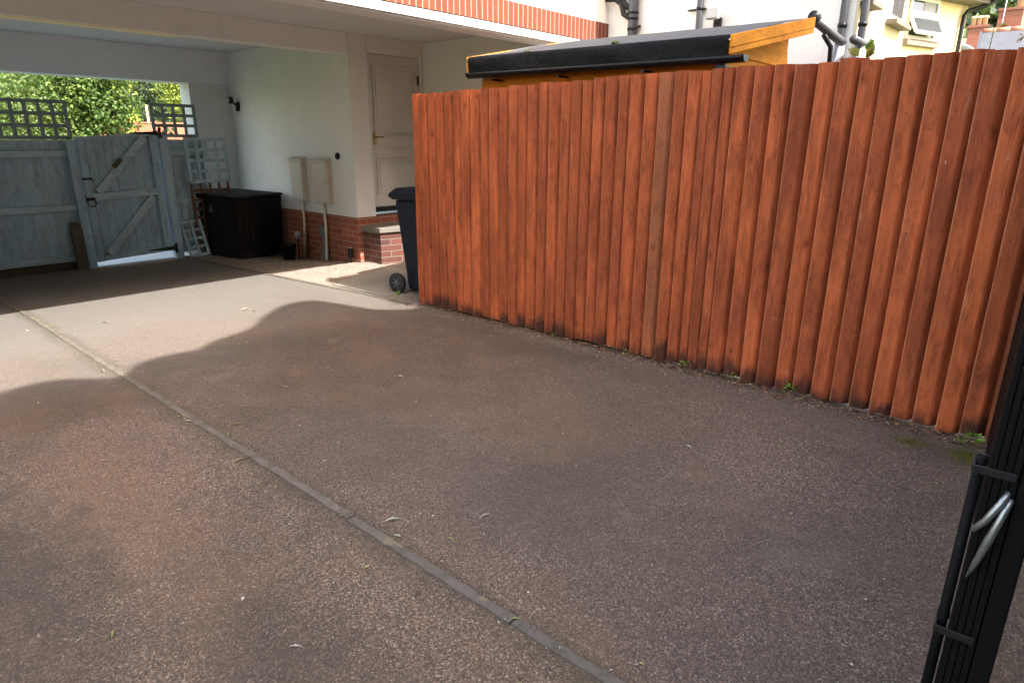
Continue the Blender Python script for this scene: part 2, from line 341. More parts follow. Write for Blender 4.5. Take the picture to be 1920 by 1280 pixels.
M['fencepost'] = wood("red_brown_post", (0.30, 0.085, 0.032), (0.19, 0.055, 0.024), 0.7, (0.03, 0.025, 0.02))
M['bluewood'] = wood("grey_blue_painted_timber", (0.31, 0.43, 0.53), (0.27, 0.38, 0.47), 0.75, None, 0.7, False, 'z', peel=(0.15, 0.19, 0.21))
M['bluerail'] = wood("grey_blue_painted_rail", (0.34, 0.46, 0.55), (0.30, 0.41, 0.49), 0.75, None, 0.7, False, 'x')
M['lightblue'] = wood("pale_blue_painted_lath", (0.30, 0.41, 0.47), (0.25, 0.35, 0.41), 0.75, None, 0.8, False)
M['slate_blue'] = plain("dark_grey_blue_lath", (0.17, 0.23, 0.27), 0.75, 0.25, 9, 0.2, 90)
M['brownlath'] = plain("brown_stained_lath", (0.085, 0.034, 0.018), 0.75, 0.3, 9, 0.2, 90)
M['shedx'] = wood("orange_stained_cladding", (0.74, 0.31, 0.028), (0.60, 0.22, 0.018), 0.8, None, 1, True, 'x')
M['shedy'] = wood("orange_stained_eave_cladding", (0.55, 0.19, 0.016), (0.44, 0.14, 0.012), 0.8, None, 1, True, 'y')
M['farfence'] = plain("far_brown_timber", (0.30, 0.10, 0.055), 0.8, 0.3, 5, 0.2)
# --- others
M['felt'] = plain("grey_mineral_felt", (0.090, 0.092, 0.098), 0.95, 0.25, 5, 0.5, 350, 0, 0.2)
M['feltedge'] = plain("black_felt_drape", (0.006, 0.0063, 0.007), 0.75, 0.5, 6, 0.9, 14, 0, 0.15, bdist=0.02)
M['blackplastic'] = plain("black_plastic_pipe", (0.007, 0.007, 0.008), 0.4, 0.2, 8, 0.05, 60, 0, 0.25)
M['greyplastic'] = plain("weathered_dark_grey_pipe", (0.045, 0.045, 0.05), 0.45, 0.25, 8, 0.08, 60, 0, 0.5)
M['bin'] = plain("dark_blue_black_bin_plastic", (0.007, 0.009, 0.015), 0.55, 0.25, 5, 0.15, 200, 0, 0.2)
M['rubber'] = plain("tyre_rubber", (0.02, 0.02, 0.02), 0.8, 0.2, 10, 0.2)
M['rim'] = plain("grey_wheel_plastic", (0.07, 0.07, 0.075), 0.4, 0.2)
M['boxplastic'] = plain("dark_brown_resin", (0.006, 0.005, 0.005), 0.7, 0.25, 6, 0.25, 40, 0, 0.2, (6, 6, 1))
M['meter'] = plain("cream_meter_plastic", (0.52, 0.47, 0.40), 0.55, 0.06, 4, 0.05)
M['conduit'] = plain("cream_conduit", (0.60, 0.56, 0.47), 0.5, 0.06)
M['door'] = plain("off_white_door_paint", (0.56, 0.54, 0.52), 0.5, 0.04, 3, 0.05)
M['white'] = plain("white_paint", (0.78, 0.77, 0.74), 0.5, 0.05, 3, 0.05)
M['brass'] = plain("dull_brass", (0.45, 0.30, 0.12), 0.35, 0.2, 9, 0.05, 60, 0.9)
M['steel'] = plain("galvanised_steel", (0.30, 0.315, 0.33), 0.36, 0.35, 30, 0.2, 90, 0.9)
M['iron'] = plain("black_iron", (0.007, 0.0065, 0.0065), 0.55, 0.3, 20, 0.3, 80, 0.0, 0.3)
M['yellow'] = plain("yellow_sticker", (0.055, 0.05, 0.01), 0.6, 0.3, 30, 0)
M['dark'] = plain("dark_void", (0.01, 0.01, 0.01), 0.8, 0.1)
M['glassy'] = plain("window_glass", (0.05, 0.055, 0.06), 0.08, 0.2, 2, 0, spec=0.8)
M['lamp'] = plain("lamp_glass", (0.35, 0.36, 0.36), 0.15, 0.15, 9, 0, spec=0.7)
M['curtain'] = plain("net_curtain", (0.30, 0.31, 0.32), 0.8, 0.3, 8, 0.3, 30, stretch=(6, 6, 0.4))
M['globe'] = plain("frosted_globe", (0.30, 0.31, 0.33), 0.3, 0.1)
M['greybox'] = plain("grey_cable_cover", (0.16, 0.16, 0.165), 0.6, 0.2)
M['dish'] = plain("grey_dish", (0.24, 0.25, 0.27), 0.5, 0.1)
M['terracotta'] = plain("terracotta", (0.42, 0.16, 0.09), 0.8, 0.25, 8, 0.2)
M['buffpot'] = plain("buff_clay", (0.50, 0.38, 0.22), 0.8, 0.25, 8, 0.2)
M['lead'] = plain("lead_flashing", (0.22, 0.24, 0.26), 0.6, 0.2)
M['bark'] = plain("bark", (0.08, 0.06, 0.045), 0.9, 0.4, 12, 0.7, 30, stretch=(1, 1, 0.3), bdist=0.02)
M['lawn'] = plain("lawn_grass", (0.09, 0.13, 0.03), 0.9, 0.35, 2, 0.6, 40)
M['moss'] = plain("moss", (0.085, 0.105, 0.018), 0.95, 0.4, 40, 0.9, 120)
# black gloss paint with grooves and grit
g = G("black_gate_paint")
gv = g.mapv((1, 1, 0.05))
gr = g.noise(120, 5, 0.7, gv)
spk = g.ramp(g.noise(260, 4, 0.75, g.mapv((1, 1, 0.6))), [(0.66, 0.0), (0.72, 1.0)])
col0 = g.ramp(g.noise(300, 5, .8, g.mapv((1, 1, .012))), [(.66, 0.0), (.70, 1.0)])
col = g.mix(g.math('MULTIPLY', spk, 0.7), g.mix(g.math('MULTIPLY', col0, .45), (0.0035, 0.0034, 0.0034), (0.09, 0.088, 0.085)), (0.16, 0.145, 0.13))
col1 = g.mix(g.math('MULTIPLY', spk, 0.6), (0.0035, 0.0034, 0.0034), (0.13, 0.115, 0.10))
g.bump(gr, 0.6, 0.004)
M['gate'] = g.fin(col, g.math('MULTIPLY_ADD', gr, 0.4, 0.38), spec=0.10)
# slates
g = G("grey_roof_slate")
sx = g.t.nodes.new("ShaderNodeTexBrick"); g.t.links.new(g.n("TexCoord", 2), sx.inputs["Vector"])
for k, v in (("Color1", (0.095, 0.105, 0.125, 1)), ("Color2", (0.07, 0.08, 0.095, 1)), ("Mortar", (0.03, 0.033, 0.04, 1)), ("Scale", 1.0), ("Mortar Size", 0.02), ("Brick Width", 0.30), ("Row Height", 0.22)): sx.inputs[k].default_value = v
M['slate'] = g.fin(g.mix(0.3, sx.outputs[0], g.ramp(g.noise(3, 5), [(0.3, (0.065, 0.07, 0.08)), (0.7, (0.12, 0.125, 0.14))])), 0.6)
def leafmat(name, stops, rough=0.55, tr=0.35):
    g = G(name); a = g.n("Attribute", 0, dict(attribute_name="tint")); r_ = g.n("SeparateColor", 0, None, Color=a)
    col = g.ramp(r_, stops); g.fin(col, rough, spec=0.35)
    tl = g.n("BsdfTranslucent", 0, None, Color=g.mix(0.5, col, (0.20, 0.26, 0.03), 'ADD'))
    mx = g.n("MixShader", 0, None, i0=tr, i1=g.p.outputs[0], i2=tl)
    g.t.links.new(mx, g.out.inputs[0]); return g.m
M['leafgreen'] = leafmat("green_broadleaf", [(0, (0.030, 0.062, 0.016)), (0.45, (0.075, 0.135, 0.032)), (0.8, (0.14, 0.205, 0.05)), (1, (0.22, 0.27, 0.07))])
M['leaflight'] = leafmat("light_green_leaf", [(0, (0.035, 0.065, 0.014)), (0.5, (0.07, 0.12, 0.03)), (1, (0.15, 0.19, 0.055))])
M['leafdark'] = leafmat("dark_conifer", [(0, (0.012, 0.028, 0.012)), (0.6, (0.025, 0.05, 0.02)), (1, (0.06, 0.09, 0.035))], 0.6, 0.15)
M['leafyellow'] = leafmat("yellow_green_leaf", [(0, (0.22, 0.26, 0.02)), (1, (0.42, 0.44, 0.03))])
M['leafvine'] = leafmat("vine_leaf", [(0, (0.05, 0.12, 0.02)), (0.6, (0.12, 0.20, 0.04)), (0.8, (0.22, 0.20, 0.05)), (1, (0.30, 0.09, 0.03))])
M['weedleaf'] = leafmat("fresh_weed_leaf", [(0, (0.13, 0.26, 0.03)), (1, (0.24, 0.40, 0.07))])

# ================================================================== SETTING
def sheet(name, pts, z, mat, nx=1):
    o = raw(name, [(x, y, z) for x, y in pts], [tuple(range(len(pts)))], mat); return tag(o, kind="structure")
sheet("ground", [(-250, -250), (250, -250), (250, 250), (-250, 250)], -0.42, M['lawn'])
sheet("lawn", [(-9, 9.6), (14, 9.6), (14, 40), (-9, 40)], -0.02, M['lawn'])
M['paving'] = plain("pale_paving", (0.62, 0.60, 0.56), 0.9, 0.1, 3, 0.3, 120, 0, 0.2)
o = MB().box((2.0, 8.99, -0.3), (3.7, 13.0, -0.003)).build("garden_path", M['paving']); tag(o, kind="structure")
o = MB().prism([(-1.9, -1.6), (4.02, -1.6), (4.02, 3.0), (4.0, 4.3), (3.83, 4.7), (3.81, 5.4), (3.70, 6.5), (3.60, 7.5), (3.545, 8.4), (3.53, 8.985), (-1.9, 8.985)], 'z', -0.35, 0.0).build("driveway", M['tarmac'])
tag(o, kind="structure")
o = MB().box((-30, -3.0, -0.4), (30, -1.604, -0.03)).build("road", M['tarmac']); tag(o, kind="structure")
# pin kerbs, a few millimetres proud of the tarmac: one down the middle of the drive, one along the gravel
mb = MB(); y = -1.55
while y < 8.9:
    L = min(0.90, 8.96 - y); dx = random.uniform(-0.004, 0.004); n = int(L / .045); A = []; Bq = []
    for k in range(n + 1):
        yq = y + (L - .007) * k / n; A.append((1.300 + dx + random.uniform(-.003, .004), yq)); Bq.append((1.340 + dx + random.uniform(-.005, .003), yq))
    mb.cur = (random.random(), random.random(), 0, 1)
    z = 0.007 + random.uniform(-0.003, 0.002)
    for k in range(n):
        (a0, b0), (a1, b1) = (A[k], Bq[k]), (A[k + 1], Bq[k + 1]); vs = [(a0[0], a0[1], -.1), (b0[0], b0[1], -.1), (b1[0], b1[1], -.1), (a1[0], a1[1], -.1)]
        mb.add([(*p[:2], z) for p in vs] + [(vs[0][0] - .005, vs[0][1], -.06), (vs[1][0] + .005, vs[1][1], -.06), (vs[2][0] + .005, vs[2][1], -.06), (vs[3][0] - .005, vs[3][1], -.06)], [(0, 1, 2, 3), (0, 4, 5, 1), (1, 5, 6, 2), (2, 6, 7, 3), (3, 7, 4, 0)])
    y += L
    if L < .9: break
o = mb.build("centre_kerb", M['pinkerb']); tag(o, kind="structure")
mb = MB(); ed = [(3.838, 4.68), (3.82, 5.4), (3.765, 5.95), (3.71, 6.5), (3.61, 7.5), (3.575, 8.0), (3.545, 8.6), (3.54, 8.95)]
for a, b in zip(ed, ed[1:]): mb.bar((a[0] + .01, a[1], -0.05), (b[0] + .01, b[1] - 0.006, -0.05), 0.05, 0.115)
o = mb.build("gravel_kerb", M['kerb'], bevel=0.004); tag(o, kind="structure")
# gravel strip, falling away beside the house
def gz(x, y):
    a = max(0, min(1, (x - 3.75) / 1.1)); b = max(0, min(1, (y - 6.8) / 1.4))
    return -0.012 - 0.10 * a * b
nx_, ny_ = 30, 80; vs = []; fs = []
for j in range(ny_ + 1):
    for i in range(nx_ + 1):
        yy_ = 4.2 + j * (10.1 - 4.2) / ny_
        x0 = 3.58 + 0.27 * max(0, min(1, (8.4 - yy_) / 3.6)); x_ = x0 + (6.2 - x0) * (i / nx_)
        vs.append((x_, yy_, gz(x_, yy_) + random.uniform(-0.006, 0.006)))
for j in range(ny_):
    for i in range(nx_): a = j * (nx_ + 1) + i; fs.append((a, a + 1, a + nx_ + 2, a + nx_ + 1))
tag(raw("gravel_bed", vs, fs, M['gravelbase'], smooth=True), kind="structure")
o = MB().box((3.99, -1.55, -0.3), (7.05, 4.2, -0.03)).build("shed_yard", M['conc']); tag(o, kind="structure")
o = MB().hexa([(3.92, 5.12, -0.1), (4.9, 5.22, -0.1), (4.95, 6.35, -0.1), (3.87, 6.02, -0.1), (3.92, 5.12, 0.004), (4.9, 5.22, 0.004), (4.95, 6.35, 0.004), (3.87, 6.02, 0.004)]).build("concrete_slab_path", M['conc'], bevel=0.004)
tag(o, kind="structure")
# loose stones
def pebbles(name, pts, smin, smax, mat):
    v = []; f = []; c = []
    for (x, y, z) in pts:
        s_ = random.uniform(smin, smax); r_ = random.random(); a0 = random.uniform(0, 6.28); b = len(v)
        for k in range(5):
            a = a0 + k * 1.2566; q = s_ * random.uniform(0.7, 1.2); v.append((x + q * math.cos(a), y + q * math.sin(a), z + random.uniform(-0.1, 0.25) * s_))
        v.append((x, y, z + s_ * random.uniform(0.5, 0.9))); c += [(r_, r_, r_, 1)] * 6
        f += [(b + k, b + (k + 1) % 5, b + 5) for k in range(5)]
    return raw(name, v, f, mat, c)
pts = []
while len(pts) < 9000:
    y = random.uniform(4.66, 9.0); x0 = 3.66 + 0.27 * max(0, min(1, (8.4 - y) / 3.6)); x = random.uniform(x0, 4.93)
    if 5.15 < y < 6.2 and 3.95 < x < 4.9 and random.random() < 0.95: continue
    if y > 7 and x > 4.6 and random.random() < 0.2: continue
    pts.append((x, y, gz(x, y)))
tag(pebbles("gravel", pts, 0.004, 0.010, M['stones']), "pale pinkish loose gravel between the drive edging and the house wall", "gravel", kind="stuff")

# ================================================================== HOUSE
house = empty("house", (4.93, 6.95, 0), "white rendered house with an open carport, brick base and brick band above the opening", "house")
hinv = Vector((4.93, 6.95, 0))
def part(mb, name, mat, parent=None, bevel=0):
    """part built in world coordinates, hung under an empty or part"""
    o = mb.build(name, mat, None, bevel); par = parent or house
    o.parent = par; o.matrix_parent_inverse = par.matrix_world.inverted() if par.type == 'EMPTY' and False else Matrix.Translation(-world_loc(par))
    return o
def world_loc(o):
    p = Vector(o.location)
    q = o.parent
    # parts keep world coordinates in their mesh, so only the root empty carries a location
    return p if q is None else Vector((0, 0, 0))
def sub(mb, name, mat, parent, bevel=0):
    o = mb.build(name, mat, parent, bevel); return o
CT = 2.69
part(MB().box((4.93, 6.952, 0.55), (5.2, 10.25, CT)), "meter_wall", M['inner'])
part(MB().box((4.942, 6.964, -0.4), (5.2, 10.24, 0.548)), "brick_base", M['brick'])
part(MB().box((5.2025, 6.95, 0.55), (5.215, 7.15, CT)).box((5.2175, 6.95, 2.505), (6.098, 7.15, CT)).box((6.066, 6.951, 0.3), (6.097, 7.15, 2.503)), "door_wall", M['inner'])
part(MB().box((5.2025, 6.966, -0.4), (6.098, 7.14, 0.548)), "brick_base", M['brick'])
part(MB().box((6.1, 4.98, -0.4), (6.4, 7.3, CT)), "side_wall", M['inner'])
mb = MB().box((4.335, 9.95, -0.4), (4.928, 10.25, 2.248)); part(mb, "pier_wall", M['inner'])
part(MB().box((-1.9, 9.93, 2.25), (4.927, 10.26, CT)), "rear_beam", M['beam'])
part(MB().box((-1.9, 4.985, CT + 0.003), (7.4, 10.26, 2.85)), "ceiling", M['ceil'])
part(MB().box((-1.9, 6.955, 2.46), (4.928, 7.13, CT)), "middle_beam", M['beam'])
part(MB().box((-1.9, 7.01, 2.447), (3.03, 7.12, 2.4595)), "bounce_strip", M['bounce'])  # added pale strip stands in for sunlit ground bounce on the underside
part(MB().box((-1.9, 4.765, 2.50), (7.095, 4.982, 2.84)), "front_beam", M['beam'])
part(MB().box((-1.9, 4.735, 2.518), (7.095, 4.763, 2.588)), "fascia", M['white'], bevel=0.003)
part(MB().box((-1.9, 4.742, 2.60), (7.095, 4.764, 2.818)), "brick_band", M['soldier'])
part(MB().box((-1.9, 4.75, 2.592), (7.095, 4.7645, 2.599)), "band_joint", M['dark'])
part(MB().box((-1.9, 4.752, 2.82), (7.095, 10.25, 3.9)), "upper_wall", M['render'])
part(MB().box((-1.9, 4.768, -0.4), (-1.55, 5.1, 2.498)), "brick_pillar", M['brick'])
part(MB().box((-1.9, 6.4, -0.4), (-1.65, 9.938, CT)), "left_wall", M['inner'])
part(MB().box((-1.9, 9.94, -0.4), (-1.5, 10.25, 2.248)), "brick_pillar", M['brick'])
part(MB().box((6.402, 4.79, -0.4), (7.095, 5.2, 2.498)), "front_wall", M['render'])
part(MB().box((7.10, 2.012, -0.4), (8.93, 10.25, 5.4)), "wing_wall", M['render'])
part(MB().box((7.102, 1.99, -0.4), (8.92, 2.009, 5.4)), "end_wall", M['cream'])
part(MB().box((7.77, 1.986, -0.4), (7.782, 1.9895, 5.4)), "wall_joint", M['buffpot'])
# roof above, out of the picture
rf = MB().box((-2.05, 4.6, 3.905), (7.094, 10.4, 4.02)).prism([(6.7, 5.36), (9.3, 5.36), (8.0, 6.9)], 'y', 1.7, 7.5)
part(rf, "roof", M['slate'])
# small windows in the cream end wall
for xa, xb, z0 in ((7.12, 7.50, 2.755), (8.07, 8.73, 2.715)):
    wf = part(MB().box((xa + .05, 1.966, z0), (xb - .08, 1.988, z0 + 0.9)), "window", M['white'])
    wf2 = MB().box((xa + .10, 1.955, z0 + 0.06), (xb - .13, 1.9655, z0 + 0.84)).build("pane", M['glassy'], wf)
    MB().box((xa, 1.88, z0 - 0.05), (xb, 1.988, z0 - 0.004)).build("sill", M['stone'], wf, bevel=0.004)
# door: four-panel, brass lever, hinge, black threshold
door = part(MB().box((5.226, 7.0, 0.66), (6.062, 7.045, 2.498)), "door", M['door'])
MB().box((5.217, 6.985, 0.645), (5.2255, 7.14, 2.5)).box((6.0625, 6.985, 0.645), (6.0655, 7.14, 2.5)).build("door_frame", M['door'], door)
def panel(x0, x1, z0, z1):
    mb = MB(); t = 0.018
    for a in ((x0, z0, x1, z0 + t), (x0, z1 - t, x1, z1), (x0, z0 + t, x0 + t, z1 - t), (x1 - t, z0 + t, x1, z1 - t)): mb.box((a[0], 6.988, a[1]), (a[2], 6.999, a[3]))
    mb.box((x0 + 0.05, 6.992, z0 + 0.05), (x1 - 0.05, 6.999, z1 - 0.05)); mb.build("door_panel", M['door'], door, bevel=0.003)
panel(5.30, 5.97, 0.82, 1.26); panel(5.30, 5.97, 1.54, 2.38)
MB().box((5.228, 6.994, 1.385), (6.06, 6.9995, 1.40)).build("door_rail_groove", M['meter'], door)
MB().box((5.275, 6.986, 1.43), (5.315, 6.999, 1.58)).tube([(5.295, 6.985, 1.53), (5.295, 6.945, 1.53), (5.32, 6.94, 1.53), (5.40, 6.94, 1.525)], 0.009, 8).build("door_handle", M['brass'], door)
MB().box((6.03, 6.985, 2.18), (6.05, 6.999, 2.29)).build("hinge", M['iron'], door)
MB().box((5.22, 6.94, 0.60), (6.06, 7.06, 0.655)).build("threshold", M['dark'], door)
# brick step in front of the door
st = part(MB().hexa([(5.0, 6.60, -0.3), (6.09, 6.34, -0.3), (6.09, 6.96, -0.3), (5.0, 6.96, -0.3), (5.0, 6.60, 0.385), (6.09, 6.34, 0.385), (6.09, 6.96, 0.385), (5.0, 6.96, 0.385)]), "door_step", M['brickdark'])
MB().hexa([(4.975, 6.575, 0.3855), (6.095, 6.30, 0.3855), (6.095, 6.96, 0.3855), (4.975, 6.96, 0.3855), (4.975, 6.575, 0.445), (6.095, 6.30, 0.445), (6.095, 6.96, 0.445), (4.975, 6.96, 0.445)]).build("coping", M['stone'], st, bevel=0.006)
# round black air vent beside the meter boxes
part(MB().lathe([(0.04, 4.928), (0.045, 4.915), (0.032, 4.90), (0.012, 4.897)], (0, 7.287, 1.294), 16, 'x'), "wall_vent", M['iron'])
# soil stack with two branch pipes, on the white side wall
pa = part(MB().tube([(7.03, 4.37, 0), (7.03, 4.37, 5.3)], 0.055, 16), "soil_pipe", M['greyplastic'])
for z in (2.72, 2.83, 2.89, 3.05): MB().tube([(7.03, 4.37, z - 0.012), (7.03, 4.37, z + 0.012)], 0.062, 16).build("pipe_collar", M['blackplastic'], pa)
MB().box((7.03, 4.30, 2.735), (7.095, 4.315, 2.75)).tube([(7.03, 4.30, 2.74), (7.0, 4.255, 2.74)], 0.012, 8).build("pipe_bracket", M['blackplastic'], pa)
mb = MB().tube([(7.03, 4.38, 2.85), (7.03, 4.44, 2.855), (7.03, 4.50, 2.89), (7.03, 4.535, 3.0), (7.03, 4.62, 3.06), (7.03, 4.74, 3.07)], 0.03, 10).tube([(7.03, 4.38, 2.95), (7.03, 4.45, 2.955), (7.03, 4.50, 3.01), (7.03, 4.53, 3.09)], 0.03, 10)
mb.build("branch_pipe", M['blackplastic'], pa)
pb = part(MB().tube([(7.055, 3.56, 0), (7.055, 3.56, 5.3)], 0.036, 12), "downpipe", M['greyplastic'])
MB().tube([(7.055, 3.56, 2.83), (7.055, 3.56, 2.86)], 0.041, 12).box((7.04, 3.50, 2.835), (7.095, 3.70, 2.848)).build("pipe_bracket", M['blackplastic'], pb)
for x, y in ((7.05, 2.10), (7.10, 1.935)):
    p_ = part(MB().tube([(x, y, 0), (x, y, 5.3)], 0.036, 12), "downpipe", M['greyplastic'])
    for z in (2.37, 2.54): MB().tube([(x, y, z - .018), (x, y, z + .018)], 0.043, 12).build("pipe_collar", M['blackplastic'], p_)
    MB().tube([(x, y, 0), (x, y, 2.37)], 0.05, 12).build("gully_pipe", M['dish'], p_)
gt = part(MB().tube([(6.45, 2.155, 2.515), (6.95, 2.077, 2.401), (7.0, 2.06, 2.39)], 0.040, 12).tube([(6.84, 1.925, 2.385), (7.38, 1.90, 2.362)], 0.036, 12), "gutter_pipe", M['greyplastic'])
MB().tube([(6.66, 2.13, 2.42), (6.80, 2.10, 2.33), (6.83, 2.09, 2.0)], 0.022, 8).build("pipe_bracket", M['blackplastic'], gt)
MB().tube([(6.40, 2.16, 2.545), (6.47, 2.153, 2.53)], 0.046, 12).build("pipe_end", M['blackplastic'], gt)

# ---- fittings on the walls: things of their own
def floodlight(loc, rz, label, sc_=1.0):
    t = empty("floodlight", loc, label, "floodlight", "floodlights on the walls", rz)
    MB().box((-0.055 * sc_, -0.10 * sc_, -0.045 * sc_), (0.055 * sc_, -0.16 * sc_, 0.045 * sc_)).hexa([(-.035 * sc_, -.16 * sc_, -.03 * sc_), (-.035 * sc_, -.10 * sc_, -.03 * sc_), (.035 * sc_, -.10 * sc_, -.03 * sc_), (.035 * sc_, -.16 * sc_, -.03 * sc_)] * 1 + [(-.02 * sc_, -.15 * sc_, .0), (-.02 * sc_, -.08 * sc_, .0), (.02 * sc_, -.08 * sc_, 0), (.02 * sc_, -.15 * sc_, 0)]).build("lamp_head", M['iron'], t, bevel=0.006 * sc_)
    MB().box((-0.045 * sc_, -0.161 * sc_, -0.035 * sc_), (0.045 * sc_, -0.165 * sc_, 0.035 * sc_)).build("lens", M['lamp'], t)
    MB().tube([(0, -0.10 * sc_, -0.01), (0.0, -0.05 * sc_, -0.06 * sc_), (0, 0, -0.06 * sc_)], 0.014 * sc_, 8).box((-0.035 * sc_, -0.03 * sc_, -0.10 * sc_), (0.035 * sc_, 0.0, -0.02 * sc_)).build("bracket", M['iron'], t)
    MB().lathe([(0.02 * sc_, -0.15 * sc_), (0.03 * sc_, -0.13 * sc_), (0.028 * sc_, -0.095 * sc_)], (0, -0.025 * sc_, 0), 10).build("motion_sensor", M['iron'], t)
    return t
f1 = floodlight((4.93, 9.72, 2.03), R(-90), "small black floodlight high in the corner of the carport wall")
f2 = floodlight((7.10, 3.36, 2.76), R(-90), "grey floodlight beside a downpipe on the white wall above the shed", 1.15)
for c in f2.children:
    if c.name.startswith("lamp_head"): c.data.materials[0] = M['dish']
for i, (ya, yb, lab) in enumerate(((8.03, 8.345, "left of two cream meter boxes, nearer the dark storage box"), (7.45, 7.775, "right of two cream meter boxes, under the round black vent"))):
    t = empty("meter_box", (4.93, (ya + yb) / 2, 0.69), lab, "meter box", "meter boxes on the carport wall"); h = (yb - ya) / 2
    MB().box((-0.075, -h, 0), (0, h, 0.555)).build("cabinet", M['meter'], t, bevel=0.008)
    MB().box((-0.086, -h + 0.012, 0.012), (-0.0755, h - 0.012, 0.515)).build("cabinet_door", M['meter'], t, bevel=0.004)
    MB().hexa([(-0.105, -h - .01, 0.535), (0, -h - .01, 0.56), (0, h + .01, 0.56), (-0.105, h + .01, 0.535), (-0.105, -h - .01, 0.55), (0, -h - .01, 0.585), (0, h + .01, 0.585), (-0.105, h + .01, 0.55)]).build("drip_cap", M['meter'], t, bevel=0.003)
    if i == 0: MB().tube([(-.035, -.03, 0.0), (-.035, -.035, -0.3), (-.045, -.01, -.6), (-.05, .02, -.86)], 0.019, 10).build("conduit", M['conduit'], t)
    else: MB().tube([(-.035, 0.03, 0.0), (-.035, .02, -0.3), (-.045, .03, -.6), (-.05, .045, -.82)], 0.019, 10).build("conduit", M['conduit'], t)
    MB().lathe([(0.008, -0.09), (0.008, -0.085)], (0, -h + 0.06, 0.28), 10, 'x').build("lock", M['greyplastic'], t)
t = empty("cable_cover", (4.93, 7.73, -0.08), "grey cable cover with junction box low on the brick base", "cable cover")
MB().hexa([(-.04, -.075, 0), (0.01, -.075, 0), (0.01, .075, 0), (-.04, .075, 0), (-.03, -.025, .33), (0.01, -.025, .33), (0.01, .025, .33), (-.03, .025, .33)]).build("duct", M['greybox'], t, bevel=0.006)
MB().box((-.05, -.06, .335), (.01, .06, .46)).build("junction_box", M['greybox'], t, bevel=0.006)
t = empty("spotlight", (4.86, 7.06, -0.03), "small black spike spotlight standing in the gravel by the brick corner", "spotlight")
MB().lathe([(0.028, 0.06), (0.036, 0.08), (0.036, 0.185), (0.032, 0.195)], (0, 0, 0), 14).build("lamp_body", M['blackplastic'], t)
MB().lathe([(0.026, 0.1952), (0.024, 0.199)], (0, 0, 0), 14).build("lens", M['lamp'], t)
MB().lathe([(0.006, -0.05), (0.012, 0.02), (0.014, 0.06)], (0, 0, 0), 10).build("spike", M['blackplastic'], t)

# ================================================================== STORAGE BOX, POT, BIN
t = empty("storage_box", (4.05, 8.36, -0.06), "dark brown resin storage box with lid against the carport wall", "storage box", rz=R(20))
W_, D_, H_ = 0.86, 0.80, 0.80
MB().hexa([(0.02, 0.02, 0), (W_ - .02, 0.02, 0), (W_ - .02, D_, 0), (.02, D_, 0), (0, 0, H_), (W_, 0, H_), (W_, D_, H_), (0, D_, H_)]).build("carcass", M['boxplastic'], t, bevel=0.008)
mb = MB()
for k in range(7): x = 0.10 + k * 0.095; mb.box((x, -0.012 + .01, 0.12), (x + 0.085, 0.02, H_ - 0.10))
mb.box((0.01, -0.014, 0.02), (W_ - .01, 0.02, 0.10)); mb.box((0.01, -0.014, H_ - 0.08), (W_ - .01, 0.02, H_ - .01))
mb.build("front_panel", M['boxplastic'], t, bevel=0.004)
mb = MB()
for k in range(3): y = 0.08 + k * 0.225; mb.box((-0.008, y, 0.12), (0.02, y + 0.20, H_ - 0.10))
mb.build("door", M['boxplastic'], t, bevel=0.004)
MB().hexa([(-.03, -.035, H_ + .003), (W_ + .02, -.035, H_ + .003), (W_ + .02, D_ + .02, H_ + .003), (-.03, D_ + .02, H_ + .003), (-.02, -.025, H_ + .035), (W_ + .01, -.025, H_ + .035), (W_ + .01, D_ + .01, H_ + .07), (-.02, D_ + .01, H_ + .07)]).build("lid", M['boxplastic'], t, bevel=0.01)
MB().tube([(-0.015, 0.40, H_ - 0.12), (-0.02, 0.40, H_ - 0.08), (-0.02, 0.44, H_ - 0.08), (-0.015, 0.44, H_ - 0.12)], 0.005, 6).box((-0.028, 0.395, H_ - 0.17), (-0.008, 0.445, H_ - 0.12)).build("padlock", M['steel'], t)
t = empty("plant_pot", (4.60, 8.12, -0.09), "black plastic plant pot between the storage box and brick wall", "plant pot")
MB().lathe([(0.075, 0), (0.095, 0.19), (0.105, 0.19), (0.108, 0.225), (0.095, 0.225), (0.088, 0.19)], (0, 0, 0), 22).build("pot_body", M['blackplastic'], t)
MB().lathe([(0.086, 0.185), (0.01, 0.195)], (0, 0, 0), 16).build("compost", M['soil'], t)
t = empty("solar_light", (4.74, 8.10, -0.1), "frosted globe garden light on a stick behind the black pot", "garden light")
MB().tube([(0, 0, 0), (0, 0, 0.30)], 0.009, 8).build("stick", M['blackplastic'], t)
MB().lathe([(0.012, 0.29), (0.04, 0.31), (0.05, 0.345), (0.04, 0.38), (0.012, 0.396)], (0, 0, 0), 16).build("globe", M['globe'], t)

t = empty("wheelie_bin", (4.13, 5.22, 0), "dark blue black wheelie bin half hidden behind the fence end", "wheelie bin", rz=R(-82))
